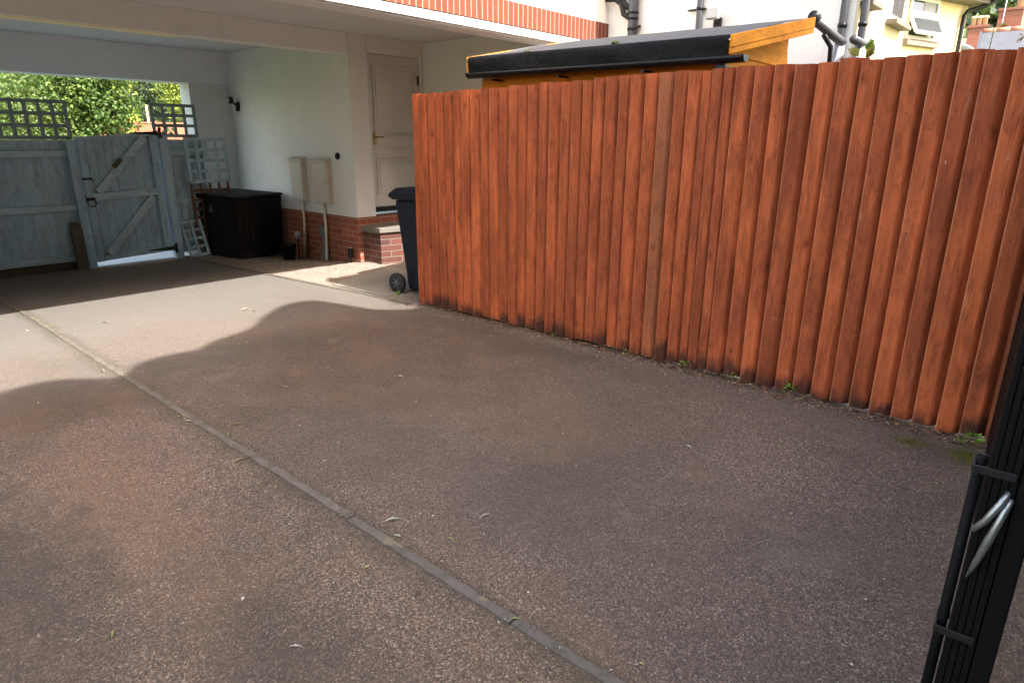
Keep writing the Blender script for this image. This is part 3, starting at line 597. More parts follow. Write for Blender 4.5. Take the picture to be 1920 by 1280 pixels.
# back with handle and axle faces -x, lid hinged at the back
def ring(w0, w1, d, z): return [(w0, 0, z), (w1, 0, z), (w1, d, z), (w0, d, z)]
mb = MB(); lv = [(0.12, 0.60, 0.04, 0.46, 0.03), (0.04, 0.68, 0.012, 0.53, 0.72), (0.02, 0.70, 0.0, 0.55, 0.93)]
rg = [[(a, c, z), (b, c, z), (b, d, z), (a, d, z)] for a, b, c, d, z in lv]
for A, B in zip(rg, rg[1:]): pass
vs = [p for r_ in rg for p in r_]; fs = [(3, 2, 1, 0)]
for i in range(2):
    for k in range(4): fs.append((4 * i + k, 4 * i + (k + 1) % 4, 4 * i + 4 + (k + 1) % 4, 4 * i + 4 + k))
fs.append((8, 9, 10, 11)); mb.add(vs, fs)
mb.build("bin_body", M['bin'], t, bevel=0.025)
MB().hexa([(-0.005, -0.02, 0.932), (0.73, -0.02, 0.932), (0.73, 0.57, 0.932), (-0.005, 0.57, 0.932), (-.035, -.03, 0.985), (0.75, -0.03, 0.985), (0.75, 0.58, 0.985), (-.035, 0.58, 0.985)]).build("rim", M['bin'], t, bevel=0.012)
lid = MB().hexa([(-0.045, -0.025, 0.987), (0.76, -0.025, 0.987), (0.76, 0.575, 0.987), (-.045, 0.575, 0.987), (0.02, 0.02, 1.045), (0.70, 0.02, 1.06), (0.70, 0.53, 1.06), (0.02, 0.53, 1.045)]).box((0.32, 0.10, 1.05), (0.62, 0.45, 1.078)).build("lid", M['bin'], t, bevel=0.014)
MB().tube([(-0.05, 0.02, 0.985), (-0.065, 0.02, 0.96), (-0.065, 0.53, 0.96), (-.05, 0.53, 0.985)], 0.016, 10).build("handle", M['bin'], t)
MB().tube([(0.07, -0.02, 0.10), (0.07, 0.56, 0.10)], 0.011, 8).build("axle", M['steel'], t)
for y0 in (-0.055, 0.50):
    wl = MB().lathe([(0.052, y0), (0.098, y0 + 0.002), (0.102, y0 + 0.012), (0.102, y0 + 0.04), (0.095, y0 + 0.05), (0.052, y0 + 0.05)], (0.04, 0, 0.102), 26, 'y').build("wheel", M['rubber'], t)
    mb = MB().lathe([(0.012, y0 - 0.008), (0.024, y0 - 0.004), (0.03, y0 + 0.004), (0.056, y0 + 0.008), (0.056, y0 + 0.042), (0.012, y0 + 0.052)], (0.04, 0, 0.102), 20, 'y')
    for k in range(6):
        a = k * math.pi / 3; mb.bar((0.04 + .02 * math.cos(a), y0 + .004, .102 + .02 * math.sin(a)), (0.04 + .06 * math.cos(a), y0 + .004, .102 + .06 * math.sin(a)), 0.012, 0.012, (0, 1, 0))
    mb.build("hub", M['rim'], wl)

# ================================================================== RED-BROWN CLOSEBOARD FENCE
fence = empty("closeboard_fence", (3.97, 2.4, 0), "tall red brown featheredge board fence along the right side of the drive", "fence")
edges = [4.636]
while edges[-1] > 1.98: edges.append(edges[-1] - random.choice([0.088, 0.094, 0.098, 0.102, 0.106, 0.110]))
edges += [1.874, 1.797, 1.732, 1.61, 1.5, 1.396, 1.274, 1.167, 1.058, 0.946, 0.842, 0.734, 0.62, 0.514, 0.401, 0.294, 0.19]
mb = MB(); fx = lambda y: 3.955 + 0.03 * math.sin((y - .2) / 4.5 * math.pi)
htop = lambda y: 1.872 + 0.042 * min(1, (4.64 - y) / 2.6)
PRF = [(0, -0.030), (.025, -0.0355), (.07, -0.0355), (.30, -0.035), (.56, -0.032), (.63, -0.026), (.70, -0.014), (.77, .002), (.84, .016), (1, .028), (1, .033), (0, .033)]
for i, (ya, yb) in enumerate(zip(edges, edges[1:])):
    # photo boards overlap like shingles: thick edge on the left (greater y), thin edge tucked under the next board
    odd = {24: 0.95}.get(i)
    mb.cur = (random.random() ** 1.3 if odd is None else 1.0, random.random(), random.random(), 1)
    x = fx(ya) + random.uniform(-0.003, 0.003); ln = random.uniform(-0.006, 0.006)
    zt = htop(ya) + random.uniform(-0.008, 0.008); zb = 0.012 + random.uniform(0, 0.02)
    y1 = yb - 0.022
    nz = 9; vs = []; fs = []
    b0 = random.uniform(-0.004, 0.004); b1 = random.uniform(-0.004, 0.004)
    for k in range(nz + 1):
        z = zb + (zt - zb) * k / nz; q = k / nz; bow = b0 * math.sin(q * 3.14) + b1 * math.sin(q * 6.28)
        for u, d_ in PRF: yq = ya + (y1 - ya) * u + ln * q + bow * .5; vs.append((x + d_ + bow * (1 - .5 * u), yq, z))
    m_ = len(PRF)
    for k in range(nz):
        for c in range(m_): fs.append((m_ * k + c, m_ * k + (c + 1) % m_, m_ * k + m_ + (c + 1) % m_, m_ * k + m_ + c))
    fs += [tuple(range(m_ - 1, -1, -1)), tuple(m_ * nz + c for c in range(m_))]
    mb.add(vs, fs)
    for q in range(len(vs)):            # the proud arris of each board is rubbed paler
        if q % m_ in (0, 1): r_, g_, b_, _ = mb.c[-len(vs) + q]; mb.c[-len(vs) + q] = (r_, g_, b_, 0.0)
fo = mb.build("boards", M['fence']); fo.parent = fence; fo.location = (-3.97, -2.4, 0)
def fpart(mb, name, mat, bevel=0):
    o = mb.build(name, mat, fence, bevel); o.location = (-3.97, -2.4, 0); return o
for y in (4.56, 2.75, 0.95): fpart(MB().box((4.048, y - .05, -0.3), (4.148, y + .05, 1.83)), "fence_post", M['fencepost'], 0.004)
for z in (0.35, 1.0, 1.6): fpart(MB().box((4.026, 0.2, z), (4.046, 4.6, z + 0.075)), "rail", M['fencepost'], 0.003)
mb = MB()
for ya, yb in zip(edges, edges[1:]):
    for z in (0.385, 1.04, 1.64):
        yq = ya - (ya - yb) * random.uniform(.22, .34); zq = z + random.uniform(-.012, .012); xq = fx(ya) - 0.0355
        mb.lathe([(0.0030, xq - .0012), (0.0026, xq - .0026)], (0, yq, zq), 8, 'x')
nh = fpart(mb, "nail_heads", M['iron']); nh["kind"] = "stuff"
mb = MB(); mb.cur = (0.1, 0.3, 0.2, 1); mb.box((3.952, 0.10, 0.0), (4.06, 0.185, 1.95)); fpart(mb, "end_post", M['fencepost'], 0.003)

# ================================================================== SHED
shed = empty("garden_shed", (5.0, 3.1, 0), "orange stained timber shed with black felt roof behind the brown fence", "shed")
def spart(mb, name, mat, bevel=0, parent=None):
    o = mb.build(name, mat, parent or shed, bevel)
    if parent is None: o.location = (-5.0, -3.1, 0)
    return o
Y0, Y1 = 1.945, 4.37
def zl(y, x): return 2.152 + (y - Y0) * 0.014 + (x - 4.35) * 0.1925
# cladding: lapped boards on the two faces that show, plain sides behind
def clad_gable(y):
    mb = MB(); z = 0.05; k = 0
    while z < 2.45:
        z1 = z + 0.118; xl = 4.44; 
        mb.cur = (random.random() * .5, random.random(), 0, 1)
        za = max(z, 0.05)
        # clip by the roof slope on the left side
        x_at = 4.35 + (z1 + 0.12 - 2.152) / 0.1925
        xl_ = max(xl, x_at)
        if xl_ < 5.55: mb.hexa([(xl, y - 0.018, z), (5.60, y - 0.018, z), (5.60, y + .01, z), (xl, y + .01, z), (xl_, y - 0.006, z1), (5.60, y - 0.006, z1), (5.60, y + .01, z1), (xl_, y + .01, z1)])
        z = z1; k += 1
    return mb
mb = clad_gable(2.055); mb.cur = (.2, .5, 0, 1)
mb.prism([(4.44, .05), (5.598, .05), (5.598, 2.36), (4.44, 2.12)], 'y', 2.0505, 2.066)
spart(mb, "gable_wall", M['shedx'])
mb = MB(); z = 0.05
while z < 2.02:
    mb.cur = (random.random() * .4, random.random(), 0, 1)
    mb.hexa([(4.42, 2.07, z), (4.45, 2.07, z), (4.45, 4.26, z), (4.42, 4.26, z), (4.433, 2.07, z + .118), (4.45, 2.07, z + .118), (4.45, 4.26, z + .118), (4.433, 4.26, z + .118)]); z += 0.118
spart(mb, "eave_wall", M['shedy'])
spart(MB().box((4.455, 4.22, 0.05), (5.60, 4.25, 2.12)).box((5.575, 2.08, 0.05), (5.60, 4.218, 2.3)), "rear_wall", M['shedx'])
# roof deck and felt
rv = MB(); nx_, ny_ = 12, 16; vs = []; fs = []
for t_ in (0, 1):
    for j in range(ny_ + 1):
        for i in range(nx_ + 1):
            x = 4.35 + (5.83 - 4.35) * i / nx_; y = Y0 + 0.022 + (Y1 - Y0 - .044) * j / ny_
            z = zl(y, x) + (0 if t_ else -0.02) + (random.uniform(-.0025, .0025) if t_ else 0) + (0.006 if t_ and 5 <= i < 9 else 0)
            vs.append((x, y, z))
n_ = (nx_ + 1) * (ny_ + 1)
for j in range(ny_):
    for i in range(nx_):
        a = j * (nx_ + 1) + i; fs.append((n_ + a, n_ + a + 1, n_ + a + nx_ + 2, n_ + a + nx_ + 1)); fs.append((a + nx_ + 1, a + nx_ + 2, a + 1, a))
rv.add(vs, fs); roof = spart(rv, "felt_roof", M['felt'])
vs = []; fs = []; N = 44
for t_ in (0.0, 0.006):
    for j in range(N + 1):
        y = Y0 + 0.024 + (Y1 - Y0 - .05) * j / N; zt = zl(y, 4.35) + 0.004
        for k, (dz, dx) in enumerate(((0.0, 0.006), (-0.004, -0.004), (-0.03, -0.014), (-0.075, -0.012), (-0.165, -0.004))):
            wv = 0.008 * math.sin(y * 5.2 + k) + 0.005 * math.sin(y * 13 + k * 2) if k >= 2 else 0
            vs.append((4.345 + dx + wv + t_, y, zt + dz + (0.001 if k == 0 else 0) + (0.010 * math.sin(y * 3.1) if k == 4 else 0) - t_ * .5))
q = 5 * (N + 1)
for j in range(N):
    for k in range(4):
        a = 5 * j + k; fs.append((a, a + 5, a + 6, a + 1)); fs.append((q + a + 1, q + a + 6, q + a + 5, q + a))
fm = MB(); fm.add(vs, fs, True); spart(fm, "felt_flap", M['feltedge'])
# bargeboards
for y, nm in ((Y0, 'bargeboard'), (Y1 - 0.02, 'bargeboard')):
    mb = MB(); mb.cur = (0.05, random.random(), 0, 1)
    for (a, b) in ((0.004, -0.072), (-0.074, -0.112)):
        mb.prism([(4.34, zl(y, 4.34) + b), (5.84, zl(y, 5.84) + b), (5.84, zl(y, 5.84) + a), (4.34, zl(y, 4.34) + a)], 'y', y + (0.0 if a > 0 else 0.004), y + 0.02)
    spart(mb, nm, M['shedx'], 0.003)
# gutter: half round on brackets with a stub downpipe
mb = MB(); vs = []; fs = []; n = 9
for y in (1.845, 4.31):
    for k in range(n): a = math.pi + math.pi * k / (n - 1); vs.append((4.315 + 0.044 * math.cos(a), y, 2.022 + (y - Y0) * .012 + 0.044 * math.sin(a)))
    for k in range(n): a = math.pi + math.pi * k / (n - 1); vs.append((4.315 + 0.040 * math.cos(a), y, 2.022 + (y - Y0) * .012 + 0.040 * math.sin(a)))
for k in range(n - 1): fs.append((k, k + 1, 2 * n + k + 1, 2 * n + k)); fs.append((n + k + 1, n + k, 3 * n + k, 3 * n + k + 1))
fs += [(0, 2 * n, 3 * n, n), (n - 1, 2 * n - 1, 4 * n - 1, 3 * n - 1)]
mb.add(vs, fs, True)
mb.prism([(4.27, 2.022), (4.285, 1.99), (4.315, 1.977), (4.345, 1.99), (4.36, 2.022)], 'y', 1.835, 1.8449).prism([(4.27, 2.051), (4.285, 2.019), (4.315, 2.006), (4.345, 2.019), (4.36, 2.051)], 'y', 4.3101, 4.32)
gu = spart(mb, "gutter", M['blackplastic'])
for y in (1.95, 2.55, 3.3, 4.0): MB().box((4.28, y, 1.950 + (y - 1.9) * .012), (4.40, y + 0.03, 1.966 + (y - 1.9) * .012)).build("gutter_bracket", M['blackplastic'], gu)
MB().tube([(4.315, 2.0, 1.975), (4.315, 2.0, 0.1)], 0.034, 12).tube([(4.315, 2.0, 1.965), (4.315, 2.0, 1.90)], 0.04, 12).build("downpipe", M['blackplastic'], gu)
for (x, y, s_, lab) in ((4.47, 2.93, 0.03, "larger green moss clump on the shed roof"), (4.40, 3.72, 0.018, "smaller brownish moss clump on the shed roof near its far end")):
    v = []; f = []; c = []
    mbm = MB()
    for k in range(5): a = random.uniform(0, 6.28); r_ = s_ * random.uniform(.3, 1); mbm.lathe([(s_ * .6, 0), (s_ * .55, s_ * .4), (s_ * .2, s_ * .7)], (r_ * math.cos(a), r_ * math.sin(a), 0), 8)
    o = mbm.build("moss_clump", M['moss'], None, loc=(x, y, zl(y, x))); tag(o, lab, "moss", "moss clumps on the shed roof")

# ================================================================== REAR FENCE, GATE, TRELLISES
YF = 8.93
def blue_panel(name, label, x0, x1, z0, z1, rails):
    t = empty(name, ((x0 + x1) / 2, YF, 0), label, "fence panel", "grey blue fence panels beside the gate"); ox = (x0 + x1) / 2
    mb = MB(); x = x0
    while x < x1 - 0.02:
        w_ = min(0.098, x1 - x); mb.cur = (random.random() * .5, random.random(), 0, 1)
        mb.box((x - ox, 0.03, z0), (x - ox + w_ - 0.001, 0.048 + random.uniform(0, .003), z1)); x += w_
    mb.build("boards", M['bluewood'], t)
    for (za, zb) in rails:
        mb = MB(); mb.cur = (0.1, random.random(), 0, 1); mb.box((x0 - ox, -0.005, za), (x1 - ox, 0.0295, zb)).build("rail", M['bluerail'], t, bevel=0.004)
    return t
t = blue_panel("fence_panel", "long grey blue board fence panel left of the gate", -1.85, 2.44, 0.10, 1.475, ((1.29, 1.36), (0.685, 0.755), (0.10, 0.17)))
MB().box((-1.85 - 0.275, 0.02, -0.05), (2.38 - .275, 0.06, 0.096)).build("gravel_board", M['soil'], t)
blue_panel("fence_panel", "short grey blue fence panel right of the gate behind the leaning trellis", 3.525, 3.98, 0.06, 1.485, ((1.29, 1.36), (0.685, 0.755)))
def post(x0, x1, h, label):
    o = MB(); o.cur = (0.1, random.random(), 0, 1); o.box((-(x1 - x0) / 2, -0.055, -0.2), ((x1 - x0) / 2, 0.045, h))
    o = o.build("gate_post", M['bluewood'], None, 0.005, ((x0 + x1) / 2, YF - 0.01, 0)); return tag(o, label, "gate post", "gate posts of the garden gate")
post(2.405, 2.497, 1.475, "grey blue gate post on the latch side, braced by a concrete stub")
post(3.415, 3.520, 1.535, "grey blue gate post on the hinge side, right of the gate")
o = MB().hexa([(-.05, -.05, -.2), (.05, -.05, -.2), (.05, .05, -.2), (-.05, .05, -.2), (-.05, -.05, .46), (.05, -.05, .46), (.05, .05, .56), (-.05, .05, .56)]).build("concrete_spur", M['kerb'], None, 0.008, (2.345, YF - 0.04, 0))
tag(o, "weathered concrete spur post at the foot of the gate's latch post", "concrete post")
# gate
gt = empty("garden_gate", (2.96, YF, 0), "grey blue ledged and braced garden gate under the carport's rear opening", "gate")
def gp(x, z): return (x - 2.96, z)
gtop = lambda x: 1.505 + (x - 2.5) * 0.075; gbot = lambda x: 0.06 + (x - 2.5) * 0.045
mb = MB(); x = 2.515
while x < 3.39:
    w_ = min(0.097, 3.40 - x); mb.cur = (random.random() * .4, random.random(), 0, 1)
    mb.hexa([(x - 2.96, 0.012, gbot(x)), (x + w_ - .003 - 2.96, 0.012, gbot(x + w_)), (x + w_ - .003 - 2.96, 0.03, gbot(x + w_)), (x - 2.96, 0.03, gbot(x)),
             (x - 2.96, 0.012, gtop(x)), (x + w_ - .003 - 2.96, 0.012, gtop(x + w_)), (x + w_ - .003 - 2.96, 0.03, gtop(x + w_)), (x - 2.96, 0.03, gtop(x))]); x += w_
mb.build("boards", M['bluewood'], gt)
def gbar(name, x0, z0, x1, z1, wd, y=-0.012, mat='bluewood'):
    mb = MB(); mb.cur = (0.15, random.random(), 0, 1); mb.bar((x0 - 2.96, y, z0), (x1 - 2.96, y, z1), 0.044, wd, (0, 0, 1) if abs(x1 - x0) > abs(z1 - z0) else (1, 0, 0)); return mb.build(name, M[mat], gt, 0.003)
gbar("stile", 2.555, gbot(2.55) - .0, 2.555, gtop(2.55) + 0.004, 0.075); gbar("stile", 3.352, gbot(3.35), 3.352, gtop(3.35) + .004, 0.085)
gbar("rail", 2.594, 0.825, 3.308, 0.862, 0.085, mat='bluerail'); gbar("rail", 2.594, gbot(2.59) + .035, 3.308, gbot(3.3) + .035, 0.06, mat='bluerail'); gbar("rail", 2.594, gtop(2.59) - .02, 3.308, gtop(3.3) - .02, 0.04, mat='bluerail')
gbar("brace", 2.655, 0.88, 3.262, 1.515, 0.085, -0.0105, 'bluerail'); gbar("brace", 2.665, 0.150, 3.262, 0.800, 0.085, -0.0105, 'bluerail')
for z in (gtop(3.3) - 0.005, 0.135):
    MB().hexa([(3.09 - 2.96, -0.042, z - .006), (3.40 - 2.96, -0.042, z - .022), (3.40 - 2.96, -0.036, z - .022), (3.09 - 2.96, -0.036, z - .006), (3.09 - 2.96, -0.042, z + .004), (3.40 - 2.96, -0.042, z + .022), (3.40 - 2.96, -0.036, z + .022), (3.09 - 2.96, -0.036, z + .004)]).box((3.41 - 2.96, -0.075, z - .06), (3.445 - 2.96, -0.068, z + .06)).tube([(3.405 - 2.96, -.055, z - .03), (3.405 - 2.96, -.055, z + .03)], 0.009, 8).build("hinge", M['iron'], gt)
MB().box((2.505 - 2.96, -0.05, 1.03), (2.60 - 2.96, -0.035, 1.05)).tube([(2.47 - 2.96, -.05, 1.045), (2.61 - 2.96, -.05, 1.045), (2.61 - 2.96, -.06, 1.0)], 0.007, 6).build("bolt", M['iron'], gt)
rg = MB().box((2.46 - 2.96, -0.06, 0.795), (2.60 - 2.96, -0.045, 0.825)).box((2.47 - 2.96, -0.055, 0.77), (2.505 - 2.96, -0.046, 0.86))
rg.tube([(2.555 - 2.96 + .045 * math.sin(a * .4189), -0.068, 0.765 + .045 * math.cos(a * .4189)) for a in range(16)], 0.006, 6); rg.build("ring_latch", M['iron'], gt)
mb = MB().bar((2.86 - 2.96, -0.0365, 1.16), (2.955 - 2.96, -0.0365, 1.26), 0.05, 0.004, (0, 1, 0)); mb.build("sticker", M['yellow'], gt)

def trellis(name, label, loc, W, H, nx, nz, lath, mat, rx=0, ry=0, group=None, rz=0, border=True):
    """square lattice: W wide, H tall, nx cells by nz cells"""
    t = empty(name, loc, label, "trellis", group); t.rotation_euler = (rx, ry, rz)
    mb = MB()
    for k in range(nx + 1):
        x = k * W / nx; mb.cur = (random.random() * .4, random.random(), 0, 1); mb.box((x - lath / 2, -0.010, 0), (x + lath / 2, -0.001, H))
    mb.build("uprights", mat, t, bevel=0.001)
    mb = MB()
    for k in range(nz + 1):
        z = k * H / nz; mb.cur = (random.random() * .4, random.random(), 0, 1); mb.box((-lath / 2, 0.0, z - lath / 2), (W + lath / 2, 0.009, z + lath / 2))
    mb.build("cross_laths", mat, t, bevel=0.001)
    return t
tg = "trellis panels"
trellis("trellis_panel", "dark grey blue trellis on top of the long fence panel left of the gate", (2.48 - 0.128 * 8, YF + 0.02, 1.50), 0.128 * 8, 0.385, 8, 3, 0.038, M['slate_blue'], group=tg)
trellis("trellis_panel", "small dark grey blue trellis above the short fence panel right of the gate", (3.405, YF + 0.02, 1.53), 0.515, 0.365, 4, 3, 0.038, M['slate_blue'], group=tg)
trellis("trellis_panel", "grey blue trellis leaning in the corner behind the dark storage box", (3.735, 8.86, 0.96), 0.50, 0.53, 4, 4, 0.042, M['bluewood'], rx=R(-3), group=tg)
trellis("trellis_panel", "brown lattice panel behind the storage box, below the grey blue trellis", (3.735, 8.875, 0.02), 0.49, 0.94, 4, 8, 0.036, M['brownlath'], rx=R(-1), group=tg)
trellis("trellis_panel", "small pale blue trellis offcut leaning at the foot of the fence by the storage box", (3.575, 8.80, 0.01), 0.235, 0.44, 2, 4, 0.036, M['lightblue'], rx=R(-10), ry=R(-5), group=tg)

# ================================================================== BLACK DRIVE GATE (seen nearly edge-on at the right)
dg = empty("driveway_gate", (1.36, 0.0, 0), "black painted boarded driveway gate seen edge on with its drop bolt", "gate", rz=math.atan2(0.152, 2.54))
L = 2.545
mb = MB(); x = 0.095; k = 0
while x < L - 0.01:
    w_ = min(0.095, L - x); mb.box((x + 0.004, 0.0, 0.06), (x + w_ - 0.004, 0.014 + 0.001 * (k % 2), 1.85)); x += w_; k += 1
mb.build("boards", M['gate'], dg, bevel=0.003)
for k in range(4):
    y0 = 0.0005 + k * .0118; MB().box((0.001 + .0015 * (k % 2), y0, 0.056), (0.092, y0 + .0108, 1.858)).build("stile_slat", M['gate'], dg, bevel=0.0015)
for xa in (0.0, L - .085): MB().box((xa, -0.034, 0.055), (xa + .085, -0.001, 1.86)).build("stile", M['gate'], dg, bevel=0.004)
for z in (0.12, 0.92, 1.70): MB().box((0.087, -0.040, z), (L - 0.092, -0.0015, z + 0.11)).build("rail", M['gate'], dg, bevel=0.003)
bolt = MB().tube([(0.03, 0.060, 0.03), (0.03, 0.060, 0.945)], 0.0095, 12).build("drop_bolt", M['gate'], dg)
for z in (0.925, 0.572):
    MB().box((-0.004, 0.004, z), (0.0005, 0.070, z + 0.016)).box((0.001, 0.0665, z), (0.06, 0.0715, z + .016)).box((0.0555, 0.048, z), (0.06, 0.066, z + .016)).build("bolt_bracket", M['iron'], dg, bevel=0.0015)
MB().tube([(-0.004, 0.010, 0.905), (-0.016, 0.018, 0.885), (-0.020, 0.034, 0.845), (-0.012, 0.046, 0.820), (-.004, .046, .812)], [0.005, 0.006, 0.006, 0.006, 0.004], 12).tube([(-0.004, 0.004, 0.893), (-0.016, 0.010, 0.872), (-0.020, 0.022, 0.81), (-0.014, 0.034, 0.745), (-.006, 0.040, 0.715)], [0.005, 0.006, 0.0075, 0.005, 0.002], 12).build("latch_handle", M['steel'], dg)

# ================================================================== PLANTS AND LITTER ON THE DRIVE
def leafquad(v, f, c, p, d, n, L_, W_, tint):
    """one folded leaf: base, two sides, tip"""
    s_ = d.cross(n).normalized(); b = len(v)
    v += [tuple(p), tuple(p + d * (L_ * .5) + s_ * (W_ * .5) + n * (L_ * .08)), tuple(p + d * L_ - n * (L_ * .1)), tuple(p + d * (L_ * .5) - s_ * (W_ * .5) + n * (L_ * .08))]
    c += [(tint, tint, tint, 1)] * 4; f.append((b, b + 1, b + 2)); f.append((b, b + 2, b + 3))
def rv(a=1): return Vector((random.gauss(0, a), random.gauss(0, a), random.gauss(0, a)))
weeds = [(3.915, 3.0, .7, "tiny green weed at the fence foot, farthest along the fence"), (3.90, 2.33, .8, "flat pale weed at the fence foot, second of the row from the far end"), (3.945, 1.885, 1.1, "small bright weed against the fence boards, left of two close together"), (3.95, 1.56, 1.0, "small weed at the fence foot between two brighter weeds"), (3.945, 1.17, 1.35, "largest bright green weed at the fence foot, nearer the black gate"), (3.86, 0.235, 1.5, "bright green weed at the end of the fence beside the black gate"), (3.92, 4.93, 1.3, "wispy green weed in the gravel by the wheelie bin wheel")]
for (x, y, s_, lab) in weeds:
    v = []; f = []; c = []
    for k in range(int(14 * s_)):
        a = random.uniform(0, 6.28); el = random.uniform(0.1, 1.2); d = Vector((math.cos(a) * math.cos(el), math.sin(a) * math.cos(el), math.sin(el)))
        if d.x > 0.3 and x < 3.96: d.x *= -0.5
        p = Vector((x, y, 0.006)) + d * random.uniform(0.004, 0.035) * s_ + Vector((0, 0, random.uniform(0, .03) * s_))
        leafquad(v, f, c, p, d, (Vector((0, 0, 1)) + rv(.3)).normalized(), 0.022 * s_, 0.018 * s_, random.random())
    tag(raw("weed", v, f, M['weedleaf'], c), lab, "weed", "weeds along the fence foot")
# leaf litter along the fence
v = []; f = []; c = []
for k in range(2600):
    y = random.uniform(0.2, 4.62); q = random.random() ** 2.0; x = fx(y) - 0.02 - q * (0.05 + 0.10 * max(0, 1 - abs(y - 1.2) / 1.5)) - .004
    a = random.uniform(0, 6.28); s_ = random.uniform(0.004, 0.012) * (1.8 if random.random() < .12 else 1)
    leafquad(v, f, c, Vector((x, y, random.uniform(.002, .010))), Vector((math.cos(a), math.sin(a), random.uniform(-.05, .35))).normalized(), (Vector((0, 0, 1)) + rv(.25)).normalized(), s_ * 2.2, s_, random.random())
tag(raw("leaf_litter", v, f, M['litter'], c), "brown dead leaves and bits lying along the foot of the fence", "leaf litter", kind="stuff")
v = []; f = []; c = []
for k in range(420):
    x = random.uniform(-0.5, 3.9); y = random.uniform(-0.2, 8.0); a = random.uniform(0, 6.28)
    if random.random() < .35: x = 1.32 + random.gauss(0, .10)
    s_ = random.uniform(0.002, 0.006) * (1.8 if random.random() < .12 else 1); el = random.choice((1.0, 1.3, 1.3, 5.0))
    leafquad(v, f, c, Vector((x, y, 0.004)), Vector((math.cos(a), math.sin(a), 0.1)).normalized(), (Vector((0, 0, 1)) + rv(.2)).normalized(), s_ * 2 * el, s_ * 1.5, random.random())
tag(raw("ground_debris", v, f, M['bits'], c), "scattered pale bits of leaf, twig and grit on the driveway", "debris", kind="stuff")
pts = [(random.uniform(3.76, 3.93), random.uniform(1.0, 4.7), 0.001) for _ in range(500)] + [(random.gauss(3.86, .05), random.gauss(4.68, .10), 0.0) for _ in range(400)] + [(random.uniform(0, 3.9), random.uniform(0, 7), 0.0) for _ in range(220)]
tag(pebbles("grit", pts, 0.003, 0.007, M['stones']), "pale grit and small stones strayed onto the drive", "grit", kind="stuff")
v = []; f = []; c = []
for k in range(2600):
    if k < 1700: x, y = random.gauss(3.70, .05), random.gauss(0.22, .05)
    else: x, y = random.gauss(3.70, .035), random.gauss(0.46, .05)
    a = random.uniform(0, 6.28); leafquad(v, f, c, Vector((x, y, 0.0)), Vector((math.cos(a), math.sin(a), 1.2)).normalized(), rv().normalized(), random.uniform(.004, .010), .003, random.random())
tag(raw("moss_patch", v, f, leafmat("moss_tufts", [(0, (0.06, 0.06, 0.014)), (1, (0.24, 0.22, 0.03))]), c), "yellow green moss growing on the drive by the end of the fence", "moss", kind="stuff")

# climbers showing over the fence top
def shoot(label, base, tip, nl, s_, tint0, bend=0.06):
    t = empty("climbing_plant", base, label, "climber", "climbing shoots over the fence")
    b = Vector((0, 0, 0)); e = Vector(tip) - Vector(base); sd_ = Vector((random.uniform(-1, 1), random.uniform(-1, 1), 0)) * bend
    P = [b + e * q + sd_ * math.sin(q * 3.14) for q in [i / 8 for i in range(9)]]
    MB().tube(P, [0.006 - 0.0005 * i for i in range(9)], 6).build("stem", M['leafvine'], t)
    v = []; f = []; c = []
    for k in range(nl):
        q = random.uniform(0.70, 1.0); p = b + e * q + sd_ * math.sin(q * 3.14)
        d = Vector((random.gauss(0, 1), random.gauss(0, 1), random.gauss(-.1, .5))).normalized()
        for m_ in range(3):
            dd = (d + rv(.45)).normalized(); leafquad(v, f, c, p + d * .025, dd, (Vector((0, 0, 1)) + rv(.5)).normalized(), s_ * random.uniform(.7, 1.2), s_ * .7, min(1, max(0, tint0 + (q - .7) * 1.6 + random.uniform(-.2, .2))))
    raw("leaves", v, f, M['leafvine'], c, t); return t
shoot("broad green leaves poking over the fence under the two downpipes", (4.15, 1.00, 0), (4.12, 1.10, 1.99), 18, 0.07, 0.25)
shoot("slender leafy shoot with bare stem standing above the fence near the satellite dish", (4.15, .52, 0), (4.12, 0.53, 2.03), 16, 0.04, .45)
shoot("tallest vine shoot with reddish tip above the fence at the right", (4.15, .33, 0), (4.12, 0.325, 2.18), 18, 0.04, .45)
shoot("low green shoot just clearing the fence beside the slate roof", (4.15, .40, 0), (4.12, 0.385, 2.03), 16, 0.042, .3)
shoot("vine shoot at the right edge of the picture over the fence", (4.15, .20, 0), (4.12, 0.195, 2.03), 14, 0.042, .3)

# ================================================================== TREES
def crown(name, mat, parent, blobs, nleaf, ls, clump=0.25, tmin=0.0, tmax=1.0):
    """leaf clumps spread through several ellipsoid blobs [(centre, radii)]"""
    v = []; f = []; c = []; tot = sum(b[1][0] * b[1][1] * b[1][2] for b in blobs) ** 1.0
    for (ce, ra) in blobs:
        n = max(1, int(nleaf * ra[0] * ra[1] * ra[2] / tot / 14))
        for k in range(n):
            d = rv().normalized(); rr = random.uniform(0.45, 1.08); p0 = Vector(ce) + Vector((d.x * ra[0], d.y * ra[1], d.z * ra[2])) * rr
            ct = random.uniform(tmin, tmax) * 0.7 + 0.3 * random.random()
            for m_ in range(14):
                p = p0 + rv(clump * .5); dd = (rv() + d * .6 + Vector((0, 0, -.3))).normalized()
                leafquad(v, f, c, p, dd, (Vector((0, 0, 1)) + rv(.5) + d * .4).normalized(), ls * random.uniform(.6, 1.3), ls * random.uniform(.5, .9), min(1, max(0, ct + random.uniform(-.15, .15))))
    return raw(name, v, f, mat, c, parent)
